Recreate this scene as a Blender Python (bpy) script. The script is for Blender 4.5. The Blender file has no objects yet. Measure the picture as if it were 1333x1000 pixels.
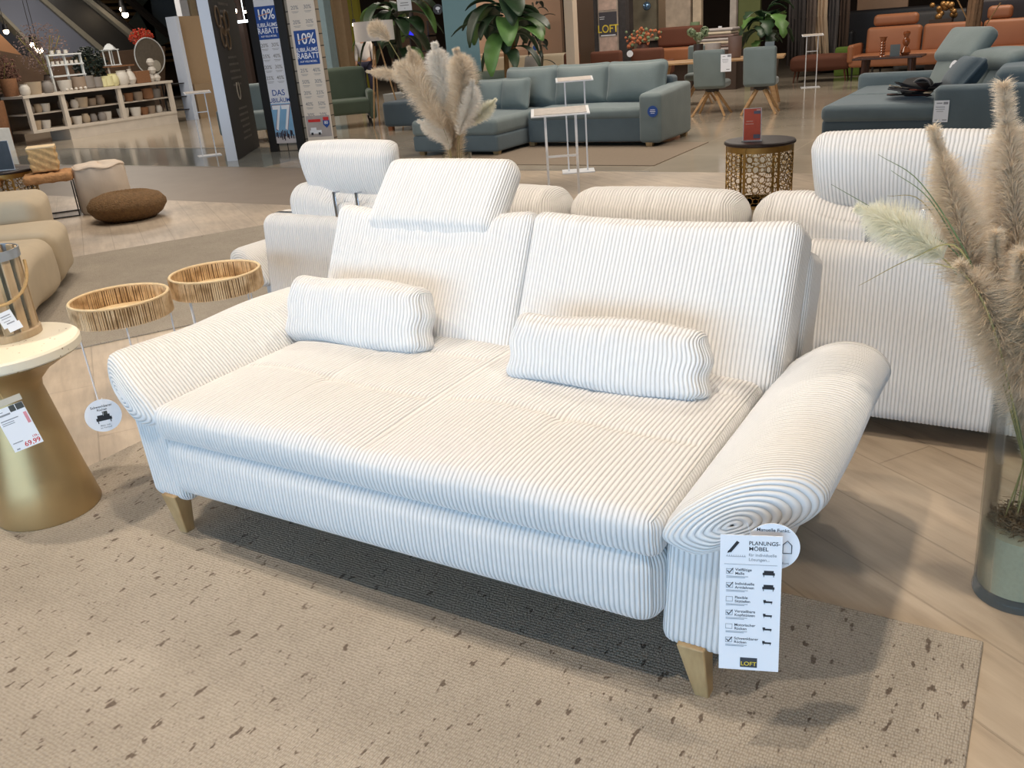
import bpy, bmesh, math, random
import numpy as np
from mathutils import Vector, Matrix
random.seed(7); rng = np.random.default_rng(7)
sc = bpy.context.scene
COL = sc.collection
# ------------------------------------------------------------------ camera
F_PX, CX, CY, CAMH = 1141.64, 666.5, 500.0, 1.45
_p, _r, _yaw = .383403, -.0814301, -.5632936
_f = np.array([0, math.cos(_p), -math.sin(_p)]); _rt = np.array([1., 0, 0]); _up = np.cross(_rt, _f)
_c, _s = math.cos(_r), math.sin(_r)
_T = np.array([[math.cos(_yaw), math.sin(_yaw), 0], [-math.sin(_yaw), math.cos(_yaw), 0], [0, 0, 1]])
CA, CB, CF = _T @ (_c*_rt + _s*_up), _T @ (-_s*_rt + _c*_up), _T @ _f
C0 = np.array([0, 0, CAMH])
def ray(x, y): return (x-CX)/F_PX*CA - (y-CY)/F_PX*CB + CF
def gz(x, y, z=0.0):            # world point seen at a pixel, at height z
    d = ray(x, y); return Vector(C0 + d*(z-CAMH)/d[2])
def gy(x, y, yy):
    d = ray(x, y); return Vector(C0 + d*yy/d[1])
def gx(x, y, xx):
    d = ray(x, y); return Vector(C0 + d*xx/d[0])
cam = bpy.data.cameras.new('camera'); co = bpy.data.objects.new('camera', cam); COL.objects.link(co)
M = Matrix(((CA[0], CB[0], -CF[0], 0), (CA[1], CB[1], -CF[1], 0), (CA[2], CB[2], -CF[2], CAMH), (0, 0, 0, 1)))
co.matrix_world = M
cam.sensor_width = 36; cam.sensor_fit = 'HORIZONTAL'; cam.lens = F_PX/1333*36; cam.clip_end = 200; cam.clip_start = .05
sc.camera = co
sc.view_settings.view_transform = 'Standard'; sc.view_settings.look = 'None'
sc.view_settings.gamma = 1; sc.view_settings.use_curve_mapping = False

# ------------------------------------------------------------------ materials
def lin(c):
    return tuple((v/255/12.92) if v/255 <= .04045 else ((v/255+.055)/1.055)**2.4 for v in c) + (1,)
class NT:
    def __init__(s, name):
        s.m = bpy.data.materials.new(name); s.m.use_nodes = True
        s.t = s.m.node_tree; s.b = s.t.nodes['Principled BSDF']
    def n(s, typ, **k):
        nd = s.t.nodes.new(typ)
        for a, v in k.items(): setattr(nd, a, v)
        return nd
    def l(s, a, b): s.t.links.new(a, b)
    def math(s, op, a, b=None):
        n = s.n('ShaderNodeMath', operation=op)
        for i, v in enumerate((a, b)):
            if v is None: continue
            if isinstance(v, (int, float)): n.inputs[i].default_value = v
            else: s.l(v, n.inputs[i])
        return n.outputs[0]
    def noise(s, scale, detail=3, vec=None, rough=.5):
        n = s.n('ShaderNodeTexNoise'); n.inputs['Scale'].default_value = scale; n.inputs['Detail'].default_value = detail
        n.inputs['Roughness'].default_value = rough
        if vec is not None: s.l(vec, n.inputs['Vector'])
        return n.outputs['Fac']
    def coord(s, which='Object', scale=(1, 1, 1), rot=(0, 0, 0)):
        tc = s.n('ShaderNodeTexCoord'); mp = s.n('ShaderNodeMapping')
        mp.inputs['Scale'].default_value = scale; mp.inputs['Rotation'].default_value = rot
        s.l(tc.outputs[which], mp.inputs['Vector']); return mp.outputs[0]
    def ramp(s, fac, stops):
        r = s.n('ShaderNodeValToRGB'); e = r.color_ramp.elements
        while len(e) < len(stops): e.new(.5)
        for i, (p, c) in enumerate(stops): e[i].position = p; e[i].color = lin(c) if max(c) > 1.01 else tuple(c)+(1,)
        s.l(fac, r.inputs[0]); return r.outputs[0]
    def mix(s, fac, a, b):
        m = s.n('ShaderNodeMix', data_type='RGBA')
        if isinstance(fac, (int, float)): m.inputs[0].default_value = fac
        else: s.l(fac, m.inputs[0])
        for i, v in ((6, a), (7, b)):
            if isinstance(v, tuple): m.inputs[i].default_value = v
            else: s.l(v, m.inputs[i])
        return m.outputs[2]
    def bump(s, h, dist, strength=1.0):
        b = s.n('ShaderNodeBump'); b.inputs['Distance'].default_value = dist; b.inputs['Strength'].default_value = strength
        s.l(h, b.inputs['Height']); s.l(b.outputs[0], s.b.inputs['Normal'])
MATS = {}
def mat(name, c, rough=.7, metal=0, var=.12, scale=12, bump=0.0, bscale=200, sheen=0, emit=0, coat=0):
    """plain procedural material: base colour broken up by noise, optional bump"""
    if name in MATS: return MATS[name]
    t = NT(name); b = t.b
    col = lin(c); v = t.coord()
    nz = t.noise(scale, 4, v)
    dark = tuple(x*(1-var) for x in col[:3])+(1,); lite = tuple(min(1, x*(1+var)) for x in col[:3])+(1,)
    t.l(t.mix(nz, dark, lite), b.inputs['Base Color'])
    b.inputs['Roughness'].default_value = rough; b.inputs['Metallic'].default_value = metal
    if sheen: b.inputs['Sheen Weight'].default_value = sheen; b.inputs['Sheen Roughness'].default_value = .4
    if coat: b.inputs['Coat Weight'].default_value = coat
    if bump: t.bump(t.noise(bscale, 2, v), bump)
    if emit:
        b.inputs['Emission Color'].default_value = col; b.inputs['Emission Strength'].default_value = emit
    MATS[name] = t.m; return t.m
def cord(name, c, pitch=.0125, dist=.003, sheen=.25):
    t = NT(name); b = t.b
    tc = t.n('ShaderNodeTexCoord'); sp = t.n('ShaderNodeSeparateXYZ'); t.l(tc.outputs['UV'], sp.inputs[0])
    h = t.math('ABSOLUTE', t.math('SINE', t.math('MULTIPLY', sp.outputs[0], math.pi/pitch)))
    h = t.math('POWER', h, .6)
    ob = t.coord()
    fz = t.noise(900, 2, ob); nz = t.noise(6, 4, ob)
    col = lin(c)
    lite = t.mix(nz, tuple(x*.93 for x in col[:3])+(1,), col)
    t.l(t.mix(h, tuple(x*.72 for x in col[:3])+(1,), lite), b.inputs['Base Color'])
    b.inputs['Roughness'].default_value = .9; b.inputs['Sheen Weight'].default_value = sheen
    b.inputs['Sheen Roughness'].default_value = .5
    wv = t.noise(14, 3, ob)
    hh = t.math('ADD', h, t.math('ADD', t.math('MULTIPLY', fz, .25), t.math('MULTIPLY', wv, .6)))
    t.bump(hh, dist); return t.m
CORD = cord('white_corduroy', (236, 236, 236))
CORDF = cord('white_corduroy_wide', (230, 229, 228), dist=.003)
def woodmat(name, c1, c2, scale=1, rough=.45, axis='x'):
    t = NT(name); s = {'x': (2, 18, 18), 'y': (18, 2, 18), 'z': (18, 18, 2)}[axis]
    v = t.coord(scale=tuple(k*scale for k in s))
    t.l(t.ramp(t.noise(1.5, 6, v, .6), [(.3, c1), (.7, c2)]), t.b.inputs['Base Color'])
    t.b.inputs['Roughness'].default_value = rough; t.bump(t.noise(4, 4, v), .0006); return t.m
OAK = woodmat('oak_wood', (158, 126, 84), (190, 160, 116), axis='z')
OAKX = woodmat('oak_table_wood', (168, 128, 86), (196, 158, 112), axis='x')
SLATW = woodmat('weathered_slat_wood', (166, 140, 106), (204, 180, 146), axis='z')
WHITEM = mat('white_lacquered_metal', (232, 234, 238), .35, var=.02)
CHROME = mat('chrome', (200, 203, 208), .18, 1, var=.03)
BLACKM = mat('black_metal', (34, 32, 32), .45, var=.1)
PAPER = mat('white_card', (238, 240, 246), .6, var=.01)
INK = mat('black_ink', (38, 40, 46), .7, var=.02)
GREYINK = mat('grey_ink', (150, 152, 158), .7, var=.02)
REDINK = mat('red_ink', (205, 50, 48), .7, var=.02)
BLUEINK = mat('blue_print', (38, 76, 150), .6, var=.04)
YELLOW = mat('yellow_print', (226, 200, 70), .6, var=.03)
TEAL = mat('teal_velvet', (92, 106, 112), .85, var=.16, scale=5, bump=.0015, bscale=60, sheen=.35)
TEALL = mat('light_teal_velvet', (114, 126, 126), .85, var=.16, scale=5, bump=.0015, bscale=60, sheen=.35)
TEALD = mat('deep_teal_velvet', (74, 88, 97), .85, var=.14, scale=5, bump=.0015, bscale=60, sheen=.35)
TERRA = mat('terracotta_leather', (156, 100, 66), .5, var=.12, scale=4, bump=.001, bscale=90)
TERRAD = mat('dark_terracotta_fabric', (98, 56, 38), .8, var=.12, scale=4)
BEIGE = mat('beige_linen', (204, 188, 162), .9, var=.08, scale=8, bump=.0006, bscale=700)

def glassmat(name, tint=(1, 1, 1), refl=.12):
    m = bpy.data.materials.new(name); m.use_nodes = True; t = m.node_tree; t.nodes.clear()
    out = t.nodes.new('ShaderNodeOutputMaterial'); tr = t.nodes.new('ShaderNodeBsdfTransparent'); gl = t.nodes.new('ShaderNodeBsdfGlossy')
    mx = t.nodes.new('ShaderNodeMixShader'); lw = t.nodes.new('ShaderNodeLayerWeight'); lw.inputs[0].default_value = .25; fr = t.nodes.new('ShaderNodeMath'); fr.operation = 'MULTIPLY'; fr.inputs[1].default_value = .55; t.links.new(lw.outputs['Fresnel'], fr.inputs[0])
    tr.inputs[0].default_value = (*tint, 1); gl.inputs['Roughness'].default_value = .03
    t.links.new(fr.outputs[0], mx.inputs[0]); t.links.new(tr.outputs[0], mx.inputs[1]); t.links.new(gl.outputs[0], mx.inputs[2]); t.links.new(mx.outputs[0], out.inputs[0])
    return m
GLASS = glassmat('clear_glass', (.95, .965, .96))

# ------------------------------------------------------------------ object helpers
def tag(o, label=None, cat=None, group=None, kind=None):
    if label: o['label'] = label
    if cat: o['category'] = cat
    if group: o['group'] = group
    if kind: o['kind'] = kind
    return o
def thing(name, label, cat, loc=(0, 0, 0), rz=0.0, group=None):
    o = bpy.data.objects.new(name, None); COL.objects.link(o); o.empty_display_size = .1
    o.location = loc; o.rotation_euler = (0, 0, rz)
    return tag(o, label, cat, group)
def link(name, me, material, parent=None):
    o = bpy.data.objects.new(name, me); COL.objects.link(o)
    if material is not None: me.materials.append(material)
    if parent is not None: o.parent = parent
    return o
def copy_tree(o, parent=None, loc=None, rz=None, label=None, group=None):
    c = o.copy(); COL.objects.link(c); c.parent = parent
    if loc is not None: c.location = loc
    if rz is not None: c.rotation_euler = (0, 0, rz)
    if label: c['label'] = label
    if group: c['group'] = group
    for ch in [k for k in bpy.data.objects if k.parent == o]: copy_tree(ch, c)
    return c
class MB:
    def __init__(s): s.v = []; s.f = []
    def add(s, vs, fs):
        n = len(s.v); s.v += [tuple(v) for v in vs]; s.f += [tuple(i+n for i in f) for f in fs]; return s
    def box(s, c, d, rot=None, taper=1.0):
        """centre c, full size d, optional rotation matrix, taper scales the bottom"""
        x, y, z = (k/2 for k in d); vs = []
        for sz in (-1, 1):
            k = taper if sz < 0 else 1
            for sx, sy in ((-1, -1), (1, -1), (1, 1), (-1, 1)): vs.append(Vector((sx*x*k, sy*y*k, sz*z)))
        if rot is not None: vs = [rot @ v for v in vs]
        vs = [v+Vector(c) for v in vs]
        return s.add(vs, [(0, 3, 2, 1), (4, 5, 6, 7), (0, 1, 5, 4), (1, 2, 6, 5), (2, 3, 7, 6), (3, 0, 4, 7)])
    def cyl(s, a, b, r0, r1=None, n=12, cap=True):
        a, b = Vector(a), Vector(b); r1 = r0 if r1 is None else r1
        q = (b-a).to_track_quat('Z', 'Y'); vs = []
        for p, r in ((a, r0), (b, r1)):
            for i in range(n):
                t = 2*math.pi*i/n; vs.append(p+q @ Vector((r*math.cos(t), r*math.sin(t), 0)))
        fs = [(i, (i+1) % n, n+(i+1) % n, n+i) for i in range(n)]
        if cap: fs += [tuple(range(n-1, -1, -1)), tuple(range(n, 2*n))]
        return s.add(vs, fs)
    def lathe(s, prof, n=32, c=(0, 0, 0), sx=1, sy=1, fn=None):
        vs = []; m = len(prof)
        for i in range(n):
            t = 2*math.pi*i/n
            for r, z in prof:
                if fn: r, z = fn(r, z, t)
                vs.append((c[0]+r*math.cos(t)*sx, c[1]+r*math.sin(t)*sy, c[2]+z))
        fs = []
        for i in range(n):
            j = (i+1) % n
            for k in range(m-1):
                fs.append((i*m+k, j*m+k, j*m+k+1, i*m+k+1))
        s.add(vs, fs)
        b = len(s.v)-n*m
        if prof[0][0] > 1e-6: s.f.append(tuple(b+i*m for i in range(n-1, -1, -1)))
        if prof[-1][0] > 1e-6: s.f.append(tuple(b+i*m+m-1 for i in range(n)))
        return s
    def tube(s, pts, r, n=8, closed=False, cap=True):
        pts = [Vector(p) for p in pts]; m = len(pts); vs = []
        rr = r if isinstance(r, (list, tuple)) else [r]*m
        up = None
        for i, p in enumerate(pts):
            if closed: d = pts[(i+1) % m]-pts[i-1]
            else: d = pts[min(i+1, m-1)]-pts[max(i-1, 0)]
            d.normalize()
            if up is None:
                up = d.orthogonal().normalized()
            up = (up-d*up.dot(d)).normalized(); w = d.cross(up)
            for k in range(n):
                t = 2*math.pi*k/n; vs.append(p+(up*math.cos(t)+w*math.sin(t))*rr[i])
        fs = []
        for i in range(m if closed else m-1):
            j = (i+1) % m
            for k in range(n):
                l = (k+1) % n; fs.append((i*n+k, i*n+l, j*n+l, j*n+k))
        if not closed and cap: fs += [tuple(range(n-1, -1, -1)), tuple(range((m-1)*n, m*n))]
        return s.add(vs, fs)
    def prism(s, poly, axis, a, b):
        """polygon of 2-D points extruded along an axis from a to b"""
        def P(u, v, w):
            return {'x': (w, u, v), 'y': (u, w, v), 'z': (u, v, w)}[axis]
        n = len(poly); vs = [P(u, v, a) for u, v in poly]+[P(u, v, b) for u, v in poly]
        fs = [(i, (i+1) % n, n+(i+1) % n, n+i) for i in range(n)]+[tuple(range(n-1, -1, -1)), tuple(range(n, 2*n))]
        return s.add(vs, fs)
    def ball(s, c, r, n=14, m=9, sq=(1, 1, 1)):
        prof = [(math.sin(math.pi*k/m)*r, -math.cos(math.pi*k/m)*r) for k in range(m+1)]
        prof[0] = (0, -r); prof[-1] = (0, r)
        k0 = len(s.v); s.lathe([(p[0], p[1]*sq[2]) for p in prof], n, c, sq[0], sq[1]); return s
    def build(s, name, material, parent=None, smooth=True, bevel=0.0, angle=35, seg=2):
        me = bpy.data.meshes.new(name); me.from_pydata(s.v, [], s.f)
        bm = bmesh.new(); bm.from_mesh(me); bmesh.ops.remove_doubles(bm, verts=bm.verts, dist=1e-6)
        bmesh.ops.recalc_face_normals(bm, faces=bm.faces); bm.to_mesh(me); bm.free()
        o = link(name, me, material, parent)
        if smooth: me.shade_smooth(); me.set_sharp_from_angle(angle=math.radians(angle))
        if bevel:
            md = o.modifiers.new('bevel', 'BEVEL'); md.width = bevel; md.segments = seg; md.limit_method = 'ANGLE'
            md.angle_limit = math.radians(40)
        return o
def struct(name, mb, m, **k):
    o = mb.build(name, m, None, **k); o['kind'] = 'structure'; return o

def npmesh(name, V, Fq, UV, material, parent, smooth=True):
    me = bpy.data.meshes.new(name)
    nv, nf = len(V), len(Fq)
    me.vertices.add(nv); me.vertices.foreach_set('co', V.astype(np.float32).ravel())
    me.loops.add(nf*4); me.loops.foreach_set('vertex_index', Fq.astype(np.int32).ravel())
    me.polygons.add(nf); me.polygons.foreach_set('loop_start', np.arange(0, nf*4, 4, dtype=np.int32))
    me.update(calc_edges=True)
    if UV is not None:
        uvl = me.uv_layers.new(name='UVMap'); uvl.data.foreach_set('uv', UV.astype(np.float32).ravel())
    me.validate()
    if smooth: me.shade_smooth()
    return link(name, me, material, parent)
def vnormals(V, Fq):
    a = V[Fq[:, 2]]-V[Fq[:, 0]]; b = V[Fq[:, 3]]-V[Fq[:, 1]]; n = np.cross(a, b); N = np.zeros_like(V)
    for k in range(4): np.add.at(N, Fq[:, k], n)
    return N/np.maximum(np.linalg.norm(N, axis=1, keepdims=True), 1e-12)
def axc(half, r, res):
    k = max(3, int(math.ceil(r*.9/res))); k = min(k, 40)
    core = max(half-r, 1e-4); a = np.tan(np.linspace(0, math.pi/4, k+1))*r
    n = max(2, int(math.ceil(2*core/res)))
    return np.concatenate([-(core+a[::-1]), np.linspace(-core, core, n+1)[1:-1], core+a])
def softbox(name, material, parent, size, r, c=(0, 0, 0), puff=(0, 0, 0), res=(.03, .03, .03), ribs='x', amp=0.0,
            pitch=.0125, warp=None, rot=None, uoff=0.0, pw=1.0):
    half = np.array(size)/2.; ax = [axc(half[i], min(r, half[i]*.98), res[i]) for i in range(3)]
    n = [len(a) for a in ax]; Ps = []; Fs = []; Us = []
    ri = 'xyz'.index(ribs); VV = {}
    faces = []; 
    def vid(i, j, k): return (i*n[1]+j)*n[2]+k
    for axis in range(3):
        a, b = [(1, 2), (2, 0), (0, 1)][axis]
        A, B = np.meshgrid(np.arange(n[a]), np.arange(n[b]), indexing='ij')
        for side in (0, 1):
            idx = [None]*3; idx[axis] = np.full_like(A, (n[axis]-1)*side); idx[a] = A; idx[b] = B
            I = vid(*idx)
            q = np.stack([I[:-1, :-1], I[1:, :-1], I[1:, 1:], I[:-1, 1:]], -1).reshape(-1, 4)
            if side == 0: q = q[:, ::-1]
            Fs.append(q); faces.append(np.full(len(q), axis))
    Fq = np.concatenate(Fs); FA = np.concatenate(faces)
    used, inv = np.unique(Fq.ravel(), return_inverse=True); Fq = inv.reshape(-1, 4)
    k = used % n[2]; j = (used//n[2]) % n[1]; i = used//(n[2]*n[1])
    O = np.stack([ax[0][i], ax[1][j], ax[2][k]], 1)
    core = np.maximum(half-r, 1e-4); cl = np.clip(O, -core, core); d = O-cl
    L = np.linalg.norm(d, axis=1, keepdims=True); V = cl+d/np.maximum(L, 1e-9)*np.minimum(r, half.min()*1.0)
    nr = d/np.maximum(L, 1e-9)
    Q = np.clip(O/half, -1, 1)
    for a in range(3):
        if puff[a]:
            o1, o2 = [m for m in range(3) if m != a]
            V[:, a] += puff[a]*Q[:, a]*((1-Q[:, o1]**2)*(1-Q[:, o2]**2))**pw
    # uv
    u = np.where(FA[:, None] == ri, O[Fq][:, :, {'x': 1, 'y': 0, 'z': 0}[ribs]], O[Fq][:, :, ri])
    v = O[Fq].sum(axis=2)-O[Fq][:, :, ri]
    UV = np.stack([u+uoff, v], -1).reshape(-1, 2)
    if warp is not None: V = warp(V, Q)
    if amp:
        w = 1-np.abs(nr[:, ri])**2
        prof = np.abs(np.sin(math.pi*(O[:, ri]+uoff)/pitch))**.6-1
        V = V+vnormals(V, Fq)*(amp*prof*w)[:, None]
    if rot is not None:
        R = np.array(rot); V = V @ R.T
    V = V+np.array(c)
    return npmesh(name, V, Fq, UV, material, parent)
def RX(a): return Matrix.Rotation(a, 3, 'X')
def RY(a): return Matrix.Rotation(a, 3, 'Y')
def RZ(a): return Matrix.Rotation(a, 3, 'Z')
def loft_y(name, material, parent, section, y0, y1, endr=.06, fine=.003, M=72, amp=0.0, pitch=.0125, warp=None):
    """closed (x, z) section swept along y with pillowed ends; ribs run round the section"""
    S = np.array(section, float); n = len(S); P = []
    for i in range(n):   # Catmull-Rom
        p0, p1, p2, p3 = S[i-1], S[i], S[(i+1) % n], S[(i+2) % n]
        for t in np.linspace(0, 1, 9)[:-1]:
            P.append(.5*((2*p1)+(-p0+p2)*t+(2*p0-5*p1+4*p2-p3)*t*t+(-p0+3*p1-3*p2+p3)*t**3))
    P = np.array(P); seg = np.linalg.norm(np.roll(P, -1, 0)-P, axis=1); cum = np.concatenate([[0], np.cumsum(seg)])
    tt = np.linspace(0, cum[-1], M, endpoint=False); PP = np.vstack([P, P[:1]])
    R = np.stack([np.interp(tt, cum, PP[:, 0]), np.interp(tt, cum, PP[:, 1])], 1); cen = R.mean(0)
    rad = np.linalg.norm(R-cen, axis=1).mean()
    q = np.linspace(.02, 1, max(8, int(rad/fine))); e = endr*(1-(1-np.clip(q, 0, .9999)**3)**(1/3))
    ys = list(y0+e); ss = list(q)
    nm = int((y1-y0-2*endr)/fine); ym = np.linspace(y0+endr, y1-endr, nm)[1:-1]
    ys += list(ym); ss += [1]*len(ym)
    ys += list((y1-e)[::-1]); ss += list(q[::-1])
    ys = np.array(ys); ss = np.array(ss)
    du = np.sqrt(np.diff(ys)**2+(np.diff(ss)*rad)**2); U = np.concatenate([[0], np.cumsum(du)])
    K = len(ys)
    V = np.zeros((K, M, 3)); V[:, :, 0] = cen[0]+(R[None, :, 0]-cen[0])*ss[:, None]
    V[:, :, 2] = cen[1]+(R[None, :, 1]-cen[1])*ss[:, None]; V[:, :, 1] = ys[:, None]
    V = V.reshape(-1, 3)
    a, b = np.meshgrid(np.arange(K-1), np.arange(M), indexing='ij'); b2 = (b+1) % M
    Fq = np.stack([a*M+b, (a+1)*M+b, (a+1)*M+b2, a*M+b2], -1).reshape(-1, 4)
    uu = np.stack([U[a], U[a+1], U[a+1], U[a]], -1).reshape(-1)
    vv = np.stack([b, b, b+1, b+1], -1).reshape(-1)*.01
    if warp is not None: V = warp(V)
    N = vnormals(V, Fq)
    if np.dot(N[len(N)//2], V[len(V)//2]-V[(K//2)*M:(K//2+1)*M].mean(0)) < 0: Fq = Fq[:, ::-1]; uu = uu.reshape(-1, 4)[:, ::-1].ravel(); N = -N
    if amp:
        prof = np.abs(np.sin(math.pi*np.repeat(U, M)/pitch))**.6-1; V = V+N*(amp*prof)[:, None]
    return npmesh(name, V, Fq, np.stack([uu, vv], -1), material, parent)
_tc = {}
def text(s, size, material, parent, loc, align='CENTER', name='lettering', M=None, wide=1.0, thick=.0):
    """flat lettering as a mesh in the parent's local XY plane"""
    cu = bpy.data.curves.new('t', 'FONT'); cu.body = s; cu.size = size; cu.align_x = align; cu.align_y = 'CENTER'
    cu.extrude = thick; cu.offset = size*.012
    to = bpy.data.objects.new('t', cu); COL.objects.link(to)
    dg = bpy.context.evaluated_depsgraph_get(); me = bpy.data.meshes.new_from_object(to.evaluated_get(dg))
    bpy.data.objects.remove(to); bpy.data.curves.remove(cu); me.name = name
    for v in me.vertices: v.co.x *= wide
    if M is not None: me.transform(M)
    me.materials.clear()
    o = link(name, me, material, parent); o.location = loc; return o
def card(name, label, cat, loc, nrm, w, h, m=None, group=None, th=.0015, rnd=False, roll=0.0):
    """upright card whose face looks along nrm; children live in its local XY plane (x right, y up, z out)"""
    o = thing(name, label, cat, loc, 0, group)
    z = Vector(nrm).normalized(); x = Vector((0, 0, 1)).cross(z).normalized(); y = z.cross(x)
    mw = Matrix((x, y, z)).transposed() @ Matrix.Rotation(roll, 3, 'Z')
    o.rotation_euler = mw.to_euler()
    b = MB()
    if rnd: b.cyl((0, 0, -th), (0, 0, 0), w/2, n=48)
    else: b.box((0, 0, -th/2), (w, h, th))
    b.build('card', m or PAPER, o, smooth=False)
    return o
def flat(name, parent, rects, material, z=.0006):
    if name in ('text_lines', 'small_print') and len(rects) > 1:
        for r_ in rects: o = flat(name[:-1] if name[-1] == 's' else name, parent, [r_], material, z)
        return o
    b = MB()
    for (x, y, w, h) in rects: b.box((x, y, z/2), (w, h, z))
    return b.build(name, material, parent, smooth=False)
# ================================================================== SETTING
def wood_floor():
    t = NT('oak_plank_floor'); v = t.coord(rot=(0, 0, math.radians(34)))
    br = t.n('ShaderNodeTexBrick'); br.offset = .37; br.inputs['Scale'].default_value = 1
    br.inputs['Brick Width'].default_value = 1.9; br.inputs['Row Height'].default_value = .24
    br.inputs['Mortar Size'].default_value = .0035; br.inputs['Mortar Smooth'].default_value = .2
    br.inputs['Color1'].default_value = (.2, .2, .2, 1); br.inputs['Color2'].default_value = (.8, .8, .8, 1); br.inputs['Mortar'].default_value = (0, 0, 0, 1)
    t.l(v, br.inputs['Vector'])
    g = t.n('ShaderNodeMapping'); g.inputs['Scale'].default_value = (1.2, 9, 1); t.l(v, g.inputs['Vector'])
    gr = t.noise(2.2, 6, g.outputs[0], .62); big = t.noise(1.1, 4, v, .6)
    base = t.ramp(gr, [(.2, (172, 154, 134)), (.5, (196, 178, 156)), (.8, (212, 196, 174))])
    stain = t.ramp(big, [(.36, (1., 1., 1.)), (.70, (.42, .43, .46))])
    mm = t.n('ShaderNodeMix', data_type='RGBA', blend_type='MULTIPLY'); mm.inputs[0].default_value = .75
    t.l(base, mm.inputs[6]); t.l(stain, mm.inputs[7])
    m2 = t.n('ShaderNodeMix', data_type='RGBA', blend_type='MULTIPLY'); m2.inputs[0].default_value = .07
    t.l(mm.outputs[2], m2.inputs[6]); t.l(br.outputs['Color'], m2.inputs[7])
    mort = t.math('MULTIPLY', br.outputs['Fac'], .22)
    t.l(t.mix(mort, m2.outputs[2], (.10, .075, .055, 1)), t.b.inputs['Base Color'])
    t.b.inputs['Roughness'].default_value = .42
    t.bump(t.math('SUBTRACT', t.math('MULTIPLY', gr, .3), br.outputs['Fac']), .001); return t.m
def tile_floor(name, c, c2, rough):
    t = NT(name); v = t.coord()
    br = t.n('ShaderNodeTexBrick'); br.offset = 0; br.inputs['Scale'].default_value = 1
    br.inputs['Brick Width'].default_value = 1.2; br.inputs['Row Height'].default_value = 1.2
    br.inputs['Mortar Size'].default_value = .006; br.inputs['Color1'].default_value = (1, 1, 1, 1); br.inputs['Color2'].default_value = (.9, .9, .9, 1)
    br.inputs['Mortar'].default_value = (1.2, 1.2, 1.2, 1); t.l(v, br.inputs['Vector'])
    nz = t.ramp(t.noise(.9, 6, v, .6), [(.3, c), (.7, c2)])
    mm = t.n('ShaderNodeMix', data_type='RGBA', blend_type='MULTIPLY'); mm.inputs[0].default_value = .8
    t.l(nz, mm.inputs[6]); t.l(br.outputs['Color'], mm.inputs[7]); t.l(mm.outputs[2], t.b.inputs['Base Color'])
    t.b.inputs['Roughness'].default_value = rough; return t.m
FM = [wood_floor(), mat('brown_grey_plank_floor', (130, 118, 106), .5, var=.14, scale=3), tile_floor('polished_beige_tile', (168, 156, 138), (190, 178, 160), .12),
      tile_floor('polished_grey_tile', (120, 124, 122), (146, 146, 140), .12)]
fl = MB(); zones = [((-16, -8), (12, 6.35), 0), ((-16, 6.35), (-5.5, 8.5), 1), ((-5.5, 6.35), (12, 8.5), 0), ((-16, 8.5), (-9, 10.3), 3), ((-9, 8.5), (12, 10.3), 2),
                    ((-48, -8), (-16, 8.5), 2), ((-48, 8.5), (-16, 10.3), 2), ((-48, 10.3), (12, 34), 2)]
for (a, b, m) in zones:
    fl.add([(a[0], a[1], 0), (b[0], a[1], 0), (b[0], b[1], 0), (a[0], b[1], 0)], [(0, 1, 2, 3)])
fo = struct('floor', fl, FM[0], smooth=False)
for m in FM[1:]: fo.data.materials.append(m)
bmf = list(fo.data.polygons)
for p in bmf:
    c = p.center
    for (a, b, m) in zones:
        if a[0] < c.x < b[0] and a[1] < c.y < b[1]: p.material_index = m
DARKW = mat('dark_brown_wall', (62, 50, 42), .9, var=.3, scale=1.5)
struct('wall_back', MB().box((-18, 30.1, 2.1), (60, .2, 4.2)), DARKW, smooth=False)
struct('wall_left', MB().box((-46, 13, 2.1), (.2, 42, 4.2)), mat('brown_wall', (96, 74, 56), .9, var=.25, scale=1), smooth=False)
struct('wall_right', MB().box((9.1, 13, 2.1), (.2, 42, 4.2)), mat('taupe_wall', (120, 108, 98), .9), smooth=False)
struct('ceiling', MB().box((-18, 12, 4.3), (60, 44, .2)), mat('dark_ceiling', (92, 84, 76), .9), smooth=False)
struct('trim_1', MB().box((-16, 8.505, .002), (25, .02, .004)), mat('steel_floor_strip', (176, 170, 160), .3, .6), smooth=False)
struct('trim_2', MB().box((-16, 10.3, .002), (14, .02, .004)), mat('steel_floor_strip', (176, 170, 160), .3, .6), smooth=False)

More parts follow.
